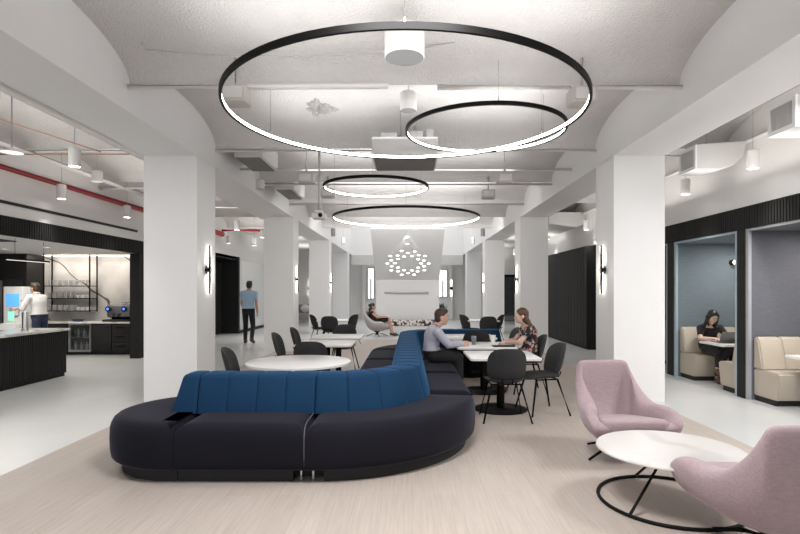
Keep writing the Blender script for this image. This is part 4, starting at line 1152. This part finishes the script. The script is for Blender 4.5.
def bez(a, b, c, t): return a*(1-t)**2 + b*2*t*(1-t) + c*t*t
TM = [(-.10, .11, .085), (0, .158, .108), (.12, .166, .116), (.3, .148, .104), (.45, .146, .104), (.65, .166, .116), (.82, .176, .106), (.92, .135, .082), (1.0, .068, .064)]
TF = [(-.10, .11, .085), (0, .160, .108), (.12, .166, .114), (.3, .132, .095), (.45, .122, .09), (.65, .146, .112), (.82, .152, .096), (.92, .115, .072), (1.0, .056, .054)]
def torso(bm, J, s, inf, t0, t1, fem):
    T = TF if fem else TM
    P, N_ = J['pelvis'], J['neck']; Cc = J.get('chest', (P+N_)/2)
    rs = (J['sr']-J['sl']).normalized(); rh = (J['hr']-J['hl']).normalized()
    rings = []; K = 16
    for i in range(K+1):
        t = t0 + (t1-t0)*i/K
        for (a, wa, da), (b, wb, db) in zip(T, T[1:]):
            if a <= t <= b+1e-6: u = (t-a)/(b-a); u = u*u*(3-2*u); w = wa+(wb-wa)*u; d = da+(db-da)*u; break
        p = bez(P, Cc, N_, max(t, 0)); tg = (bez(P, Cc, N_, min(1, max(t, 0)+.02)) - bez(P, Cc, N_, max(0, max(t, 0)-.02))).normalized()
        if t < 0: p = p + tg*t*.55*s
        r = rh.lerp(rs, max(0, min(1, t))).normalized(); f = r.cross(tg).normalized(); r = tg.cross(f).normalized() if False else r
        row = []
        for j in range(24):
            a = 2*PI*j/24; c, sn = math.cos(a), math.sin(a); k = (abs(c)**2.4+abs(sn)**2.4)**(-1/2.4)
            row.append(p + r*(w*s+inf)*c*k + f*(d*s+inf)*sn*k)
        rings.append(row)
    loft(bm, rings)

def hand(bm, w, d, n, side, s, curl):
    """palm, four unequal fingers, thumb leaving the side of the palm"""
    d = d.normalized(); n = (n - d*n.dot(d)).normalized(); sd = d.cross(n).normalized()*side
    rot = Matrix((d, sd, n)).transposed()
    ell(bm, w+d*.048*s, .052*s, .041*s, .017*s, rot, 2)
    for i, L_ in enumerate((.070, .080, .074, .058)):
        b = w + d*.086*s + sd*(.030-.020*i)*s
        q1 = (d*math.cos(curl*.5)+n*math.sin(curl*.5)); q2 = (d*math.cos(curl*1.25)+n*math.sin(curl*1.25)); q3 = (d*math.cos(curl*1.8)+n*math.sin(curl*1.8))
        m1 = b+q1*L_*.45*s; m2 = m1+q2*L_*.32*s; m3 = m2+q3*L_*.25*s
        cap(bm, b-d*.02*s, m1, .0098*s, .0092*s, 8); cap(bm, m1, m2, .0092*s, .0085*s, 8); cap(bm, m2, m3, .0085*s, .0072*s, 8)
    tb_ = w + d*.022*s + sd*.028*s
    t1 = tb_ + (d*.62+sd*.62+n*.35).normalized()*.044*s; t2 = t1 + (d*.85+sd*.25+n*.35).normalized()*.034*s
    cap(bm, tb_, t1, .014*s, .011*s, 8); cap(bm, t1, t2, .011*s, .0085*s, 8)

def person(label, J, s, fem, look, base):
    """look: dict(skin, top, sleeve, bottom, leglen, shoes, hair, hairkind)"""
    J = {k: (V(v) if not isinstance(v, (int, float)) else v) for k, v in J.items()}
    t = thing('person', label, 'person', base)
    f = J['face'].normalized(); u = J.get('headup', V((0, 0, 1))); u = (u - f*u.dot(f)).normalized(); r = f.cross(u).normalized()
    rot = Matrix((r, f, u)).transposed(); H = J['head']
    vx = .0075 if look.get('near', True) else .0095
    bm = nbm()
    torso(bm, J, s, -.004, -.1, 1.0, fem)
    # head
    ell(bm, H+u*.022*s-f*.010*s, .076*s, .096*s, .098*s, rot)
    ell(bm, H-u*.045*s+f*.022*s, .056*s, .062*s, .070*s, rot)
    ell(bm, H-u*.088*s+f*.050*s, .028*s, .026*s, .022*s, rot, 2)
    ell(bm, H+u*.026*s+f*.070*s, .052*s, .018*s, .014*s, rot, 2)
    cap(bm, H+f*.080*s+u*.006*s, H+f*.095*s-u*.026*s, .009*s, .012*s, 10)
    for k in (-1, 1):
        ell(bm, H+r*.077*s*k-u*.008*s-f*.008*s, .012*s, .022*s, .034*s, rot, 2)
        ell(bm, H+r*.038*s*k-u*.022*s+f*.062*s, .022*s, .018*s, .02*s, rot, 2)
    cap(bm, J['neck']-(H-J['neck']).normalized()*.03*s, H-u*.055*s-f*.015*s, (.052 if fem else .060)*s, (.046 if fem else .054)*s)
    A = (.044, .036, .027) if fem else (.050, .040, .030)
    for q in 'lr':
        S, E, W = J['s'+q], J['e'+q], J['w'+q]
        cap(bm, J['neck'].lerp(S, .45)-u*.01, S, .050*s, A[0]*1.15*s); cap(bm, S, E, A[0]*1.08*s, A[1]*s); mid = E.lerp(W, .3); cap(bm, E, mid, A[1]*s, A[1]*1.02*s); cap(bm, mid, W, A[1]*1.02*s, A[2]*s)
        hand(bm, W, J.get('hd'+q, W-E), J.get('hn'+q, V((0, 0, -1))), (1 if q == 'l' else -1)*J.get('thumb', 1), s, J.get('curl'+q, .5))
        Hp, K, An, To = J['h'+q], J['k'+q], J['a'+q], J['t'+q]
        cap(bm, Hp, K, .086*s, .056*s); cm = K.lerp(An, .33); cap(bm, K, cm, .055*s, .056*s); cap(bm, cm, An, .056*s, .037*s); cap(bm, An, To, .034*s, .028*s); cap(bm, An, An+(An-To).normalized()*.03*s-V((0, 0, .02*s)), .034*s, .03*s)
    obj_b = blob('body', bm, look['skin'], t, vx, 1)
    # face details
    for k in (-1, 1):
        e = obj('eye', ell(nbm(), H+r*.033*s*k+u*.006*s+f*.080*s, .015*s, .011*s, .0085*s, rot, 2), 'eyewhite', t, True)
        obj('iris', ell(nbm(), (H+r*.033*s*k+u*.006*s+f*.0885*s)-V(base), .0065*s, .004*s, .0065*s, rot, 2), 'eye', e)
        obj('eyebrow', ell(nbm(), H+r*.034*s*k+u*.030*s+f*.084*s, .021*s, .007*s, .0045*s, rot, 2), look['hair'], t, True)
    if look.get('mask'): obj('face_mask', ell(nbm(), H-u*.045*s+f*.042*s, .062*s, .058*s, .058*s, rot), 'maskblue', t, True)
    else: obj('mouth', ell(nbm(), H-u*.058*s+f*.080*s, .024*s, .009*s, .0075*s, rot, 2), 'lip', t, True)
    # hair
    bm = nbm()
    if look['hairkind'] == 'short':
        ell(bm, H+u*.042*s-f*.024*s, .083*s, .098*s, .092*s, rot); ell(bm, H-u*.01*s-f*.05*s, .074*s, .064*s, .085*s, rot)
        for i in range(26):
            a = i*2.4; c_ = H+u*(.10+.012*math.sin(i*1.7))*s+f*(.045*math.cos(a))*s+r*.05*math.sin(a)*s; ell(bm, c_, .026*s, .03*s, .022*s, rot, 2)
        ell(bm, H+u*.095*s+f*.05*s, .055*s, .03*s, .026*s, rot, 2)
    else:
        ell(bm, H+u*.038*s-f*.022*s, .087*s, .102*s, .094*s, rot); ell(bm, H-u*.02*s-f*.055*s, .082*s, .068*s, .10*s, rot)
        end = J['hairend']; b0 = H-u*.03*s-f*.06*s
        for k in (-1, -.5, 0, .5, 1):
            m_ = b0.lerp(end, .55)+r*.055*s*k - f*.02*s
            cap(bm, b0+r*.05*s*k, m_, .045*s, .045*s); cap(bm, m_, end+r*.07*s*k, .045*s, .020*s)
        if look['hairkind'] == 'framing':
            for k in (-1, 1):
                cap(bm, H+u*.05*s+r*.07*s*k+f*.02*s, H-u*.08*s+r*.085*s*k, .026*s, .032*s); cap(bm, H-u*.08*s+r*.085*s*k, H-u*.24*s+r*.10*s*k+f*.02*s, .034*s, .016*s)
        if look['hairkind'] == 'bun': ell(bm, H+u*.03*s-f*.12*s, .05*s, .05*s, .05*s)
    blob('hair', bm, look['hair'], t, .009, 1)
    # top
    bm = nbm(); torso(bm, J, s, .012, look.get('hem', -.02), .965 if not fem else .90, fem)
    for q in 'lr':
        S, E, W = J['s'+q], J['e'+q], J['w'+q]; sl = look['sleeve']
        cap(bm, J['neck'].lerp(S, .5)-u*.012, S, .048*s, A[0]*1.2*s+.012)
        if sl > 0:
            e1 = S.lerp(E, min(1, sl*2)); cap(bm, S, e1, A[0]*1.12*s+.013, A[1]*s+.015)
            if sl > .5: cap(bm, E, E.lerp(W, (sl-.5)*2), A[1]*s+.015, A[2]*s+.014)
    top = blob('shirt' if look['bottom'] else 'dress', bm, look['top'], t, .009)
    if look.get('collar'):
        bm = nbm(); tube(bm, [J['neck']+(r*math.cos(a)*.066+f*(math.sin(a)*.066+.005))*s+V((0, 0, .012*math.cos(a-PI/2)*-1+.016)) for a in [2*PI*i/16 for i in range(16)]], .013*s, 8, closed=True)
        obj('collar', bm, look['top'], t, True)
    # bottom
    bm = nbm(); torso(bm, J, s, .016, -.1, .17, fem); ll = look['leglen']
    for q in 'lr':
        Hp, K, An = J['h'+q], J['k'+q], J['a'+q]
        if ll <= .5: cap(bm, Hp, Hp.lerp(K, ll*2), .094*s, .094*s+(.07-.094)*s*ll*2)
        else:
            cap(bm, Hp, K, .094*s, .068*s); cap(bm, K, K.lerp(An, min(1, (ll-.5)*2)), .068*s, .052*s)
    blob('trousers' if look['bottom'] else 'skirt', bm, look['bottom'] or look['top'], t, .0095)
    if look.get('belt'):
        bm = nbm(); torso(bm, J, s, .022, .12, .165, fem); obj('belt', bm, 'shoe', t, True)
    # shoes
    for q in 'lr':
        An, To = J['a'+q], J['t'+q]; d = (To-An); d.z = 0; d.normalize(); g = min(To.z, An.z-.04*s)
        bm = nbm(); dn = (To-An).normalized()
        cap(bm, An-d*.03*s-V((0, 0, .035*s)), An+V((0, 0, -.015)), .042*s, .042*s); cap(bm, An-d*.035*s-V((0, 0, .045*s)), To, .036*s, .036*s); cap(bm, An.lerp(To, .5), To+d*.03*s, .044*s, .030*s)
        blob('shoe', bm, look['shoes'], t, .009)
    return t

Y = 7.75
person('man in lilac shirt and dark trousers sitting on the navy sofa, elbows on table', dict(
    head=(.496, Y-.02, 1.118), face=(1, -.06, -.08), neck=(.415, Y, .995), chest=(.315, Y, .80), pelvis=(.345, Y, .575),
    sr=(.42, Y-.185, .915), sl=(.42, Y+.185, .915), er=(.575, Y-.21, .735), el=(.585, Y+.19, .735), wr=(.775, Y-.06, .742), wl=(.775, Y+.06, .742),
    hdr=(1, .35, -.05), hdl=(1, -.35, -.05), hnr=(.1, .9, -.2), hnl=(.1, -.9, -.2), curlr=.8, curll=.8,
    hr=(.36, Y-.085, .565), hl=(.36, Y+.085, .565), kr=(.725, Y-.11, .545), kl=(.725, Y+.10, .545), ar=(.745, Y-.11, .10), al=(.72, Y+.11, .10), tr=(.89, Y-.12, .04), tl=(.87, Y+.13, .04)),
    1.0, False, dict(skin='skin', top='shirtlilac', sleeve=.97, bottom='clothblack', leglen=1, shoes='shoe', hair='hairdark', hairkind='short', collar=True, belt=True), (.33, Y, .466))
Y = 7.93
person('woman in black floral dress with long brown hair sitting at the table', dict(
    head=(1.675, Y-.02, 1.130), face=(-1, -.10, .02), neck=(1.745, Y, 1.005), chest=(1.86, Y, .82), pelvis=(1.80, Y, .575),
    sl=(1.765, Y-.165, .93), sr=(1.765, Y+.165, .93), el=(1.625, Y-.20, .752), er=(1.625, Y+.18, .752), wl=(1.47, Y-.02, .738), wr=(1.47, Y+.05, .752),
    hdl=(-.7, .7, -.05), hdr=(-.5, -.8, .0), hnl=(0, 0, -1), hnr=(0, 0, -1), curll=.5, curlr=.5,
    hl=(1.76, Y-.085, .56), hr=(1.76, Y+.085, .56), kl=(1.38, Y-.09, .535), kr=(1.38, Y+.09, .535), al=(1.40, Y-.09, .10), ar=(1.42, Y+.09, .10), tl=(1.27, Y-.1, .04), tr=(1.28, Y+.1, .04), hairend=V((1.885, Y-.03, .755))),
    .96, True, dict(skin='skinpale', top='floral', sleeve=.22, bottom=None, leglen=.48, shoes='shoe', hair='hairbrown', hairkind='long'), (1.78, Y, .47))
person('woman in black with long black hair working in the blue booth', dict(
    head=(5.065, 8.86, 1.065), face=(-.12, -1, -.55), headup=(0, -.3, 1), neck=(5.09, 8.98, .945), chest=(5.12, 9.10, .80), pelvis=(5.12, 9.06, .545),
    sr=(4.925, 8.98, .875), sl=(5.255, 8.98, .875), er=(4.85, 8.84, .715), el=(5.33, 8.84, .715), wr=(5.03, 8.70, .715), wl=(5.21, 8.70, .715),
    hdr=(.2, -1, -.05), hdl=(-.2, -1, -.05), curlr=.45, curll=.45,
    hr=(5.04, 9.0, .525), hl=(5.2, 9.0, .525), kr=(5.0, 8.56, .52), kl=(5.13, 8.50, .585), ar=(5.05, 8.70, .10), al=(4.99, 8.60, .26), tr=(5.02, 8.56, .045), tl=(4.95, 8.49, .18), hairend=V((5.12, 9.0, .80))),
    .93, True, dict(skin='skinpale', top='clothblack', sleeve=.3, bottom='clothblack', leglen=.95, shoes='shoetan', hair='hairblack', hairkind='framing'), (5.12, 9.06, .436))
person('woman in black sleeveless dress sitting in the far lounge chair', dict(
    head=(-1.16, 17.6, .985), face=(1, -.1, -.12), neck=(-1.21, 17.63, .865), chest=(-1.24, 17.64, .66), pelvis=(-1.07, 17.65, .505),
    sr=(-1.19, 17.47, .79), sl=(-1.19, 17.80, .79), er=(-1.0, 17.42, .63), el=(-1.0, 17.86, .63), wr=(-.76, 17.5, .67), wl=(-.78, 17.72, .67),
    hdr=(1, .3, -.25), hdl=(1, -.3, -.25), curlr=.4, curll=.4,
    hr=(-1.02, 17.57, .50), hl=(-1.02, 17.73, .50), kr=(-.62, 17.56, .585), kl=(-.64, 17.72, .56), ar=(-.54, 17.54, .12), al=(-.50, 17.76, .10), tr=(-.42, 17.52, .05), tl=(-.36, 17.77, .04), hairend=V((-1.26, 17.62, .83))),
    .94, True, dict(skin='skin2', top='clothblack', sleeve=0, bottom=None, leglen=.42, shoes='shoe', hair='hairblack', hairkind='bun', near=False), (-1.07, 17.65, .40))
person('man in white shirt and jeans at the white dispenser behind the bar', dict(
    head=(-8.070, 11.52, 1.555), face=(-1, .25, -.12), neck=(-8.020, 11.5, 1.43), chest=(-7.950, 11.5, 1.18), pelvis=(-7.950, 11.5, .905),
    sl=(-8.040, 11.31, 1.36), sr=(-7.980, 11.68, 1.36), el=(-8.150, 11.27, 1.12), er=(-8.170, 11.76, 1.18), wl=(-8.340, 11.42, 1.12), wr=(-8.410, 11.76, 1.28),
    hdl=(-1, .3, 0), hdr=(-1, .1, .1), hnl=(0, .5, -1), hnr=(0, 0, -1), curll=.5, curlr=.3,
    hl=(-7.950, 11.41, .90), hr=(-7.930, 11.59, .90), kl=(-7.980, 11.41, .49), kr=(-7.930, 11.60, .49), al=(-7.950, 11.40, .085), ar=(-7.890, 11.61, .085), tl=(-8.100, 11.40, .04), tr=(-8.040, 11.63, .04)),
    .98, False, dict(skin='skin2', top='shirtwhite', sleeve=.72, bottom='jeans', leglen=1, shoes='shoe', hair='hairdark', hairkind='short', mask=True, collar=True, belt=True, near=False), (-7.95, 11.5, 0))
person('man in light blue shirt and black trousers walking away in left aisle', dict(
    head=(-4.565, 15.36, 1.66), face=(.12, 1, -.05), neck=(-4.57, 15.33, 1.525), chest=(-4.58, 15.27, 1.22), pelvis=(-4.58, 15.30, .90),
    sl=(-4.765, 15.34, 1.435), sr=(-4.375, 15.32, 1.435), el=(-4.82, 15.44, 1.14), er=(-4.335, 15.24, 1.14), wl=(-4.78, 15.58, .92), wr=(-4.33, 15.33, .885),
    hdl=(.05, .5, -1), hdr=(0, .3, -1), hnl=(1, 0, 0), hnr=(-1, 0, 0), curll=.5, curlr=.5,
    hl=(-4.67, 15.30, .90), hr=(-4.49, 15.30, .90), kl=(-4.69, 15.40, .49), kr=(-4.45, 15.30, .49), al=(-4.69, 15.36, .085), ar=(-4.40, 15.0, .16), tl=(-4.71, 15.53, .04), tr=(-4.38, 15.14, .045)),
    1.02, False, dict(skin='skin2', top='shirtblue', sleeve=.28, bottom='clothblack', leglen=1, shoes='shoe', hair='hairblack', hairkind='short', near=False, hem=-.08), (-4.58, 15.3, 0))
# ------------------------------------------------------------------ light
w = bpy.data.worlds.new('world'); SC.world = w; w.use_nodes = True
bg = w.node_tree.nodes['Background']; bg.inputs['Color'].default_value = (.975, .985, 1, 1); bg.inputs['Strength'].default_value = .56
def area(name, loc, sx, sy, e, rot=(0, 0, 0), col=(1, .982, .972)):
    d = bpy.data.lights.new(name, 'AREA'); d.shape = 'RECTANGLE'; d.size = sx; d.size_y = sy; d.energy = e; d.color = col
    o = bpy.data.objects.new(name, d); COL.objects.link(o); o.location = loc; o.rotation_euler = rot; return o
UP = (PI, 0, 0)
for y in (4.24, 6.68, 9.12, 11.56, 14.0, 16.4):       # unseen fill lamps, added to bounce soft light off the vaults
    area('nave_bounce_fill', (0, y, 3.5 if y != 4.24 else 3.45), 3.6, 1.2, 12 if y < 10 else 18, UP)
for y in (6.6, 9.2, 13, 17, 21, 25):  # added fill without fittings, bounced off the aisle ceilings
    area('left_aisle_bounce_fill', (-4.8, y, 3.0), 1.2, 2, 6, UP, (1, .95, .89))
    area('right_aisle_bounce_fill', (4.2, y, 3.0), .7, 2, 4.5, UP, (1, .95, .89))
o = area('overhead_fill', (0, 2.7, 3.4), 1.2, 1.2, 74, (0, 0, 0)); o.data.shape = 'DISK'  # added fill disc above the view, no pendant hangs there
area('forward_fill', (0, 15.3, 3.4), 4.4, .3, 42, (math.radians(62), 0, 0))  # added unseen fill facing away, brightens stair wall and far columns
area('forward_fill', (0, 10.95, 3.4), 4.4, .3, 16, (math.radians(50), 0, 0))  # second added fill, brightens the fronts of the second columns
area('right_aisle_floor_fill', (4.1, 4.4, 3.4), .8, .8, 55)  # added out of view to brighten the right aisle floor
area('left_aisle_floor_fill', (-4.6, 4.6, 3.4), .8, .8, 25)  # unseen lamp added as fill for the left aisle
area('atrium_light', (0, 23.5, 6.9), 5, 7, 120)
area('bar_wash', (-7.8, 12.75, 2.36), 2.2, .15, 11, col=(1, .93, .84))
area('bar_light', (-8.0, 10.6, 2.36), 1.2, 1.2, 26, col=(1, .93, .84))
for y in (8.5, 6.5): area('booth_downlight', (5.5, y, 2.32), .25, .25, 14, col=(1, .93, .85))
SC.view_settings.view_transform = 'Standard'
SC.view_settings.look = 'None'
SC.view_settings.exposure = .98
SC.cycles.use_denoising = True
SC.cycles.max_bounces = 8; SC.cycles.diffuse_bounces = 5; SC.cycles.glossy_bounces = 4; SC.cycles.transmission_bounces = 6
SC.cycles.caustics_reflective = False; SC.cycles.caustics_refractive = False
SC.cycles.sample_clamp_indirect = 6
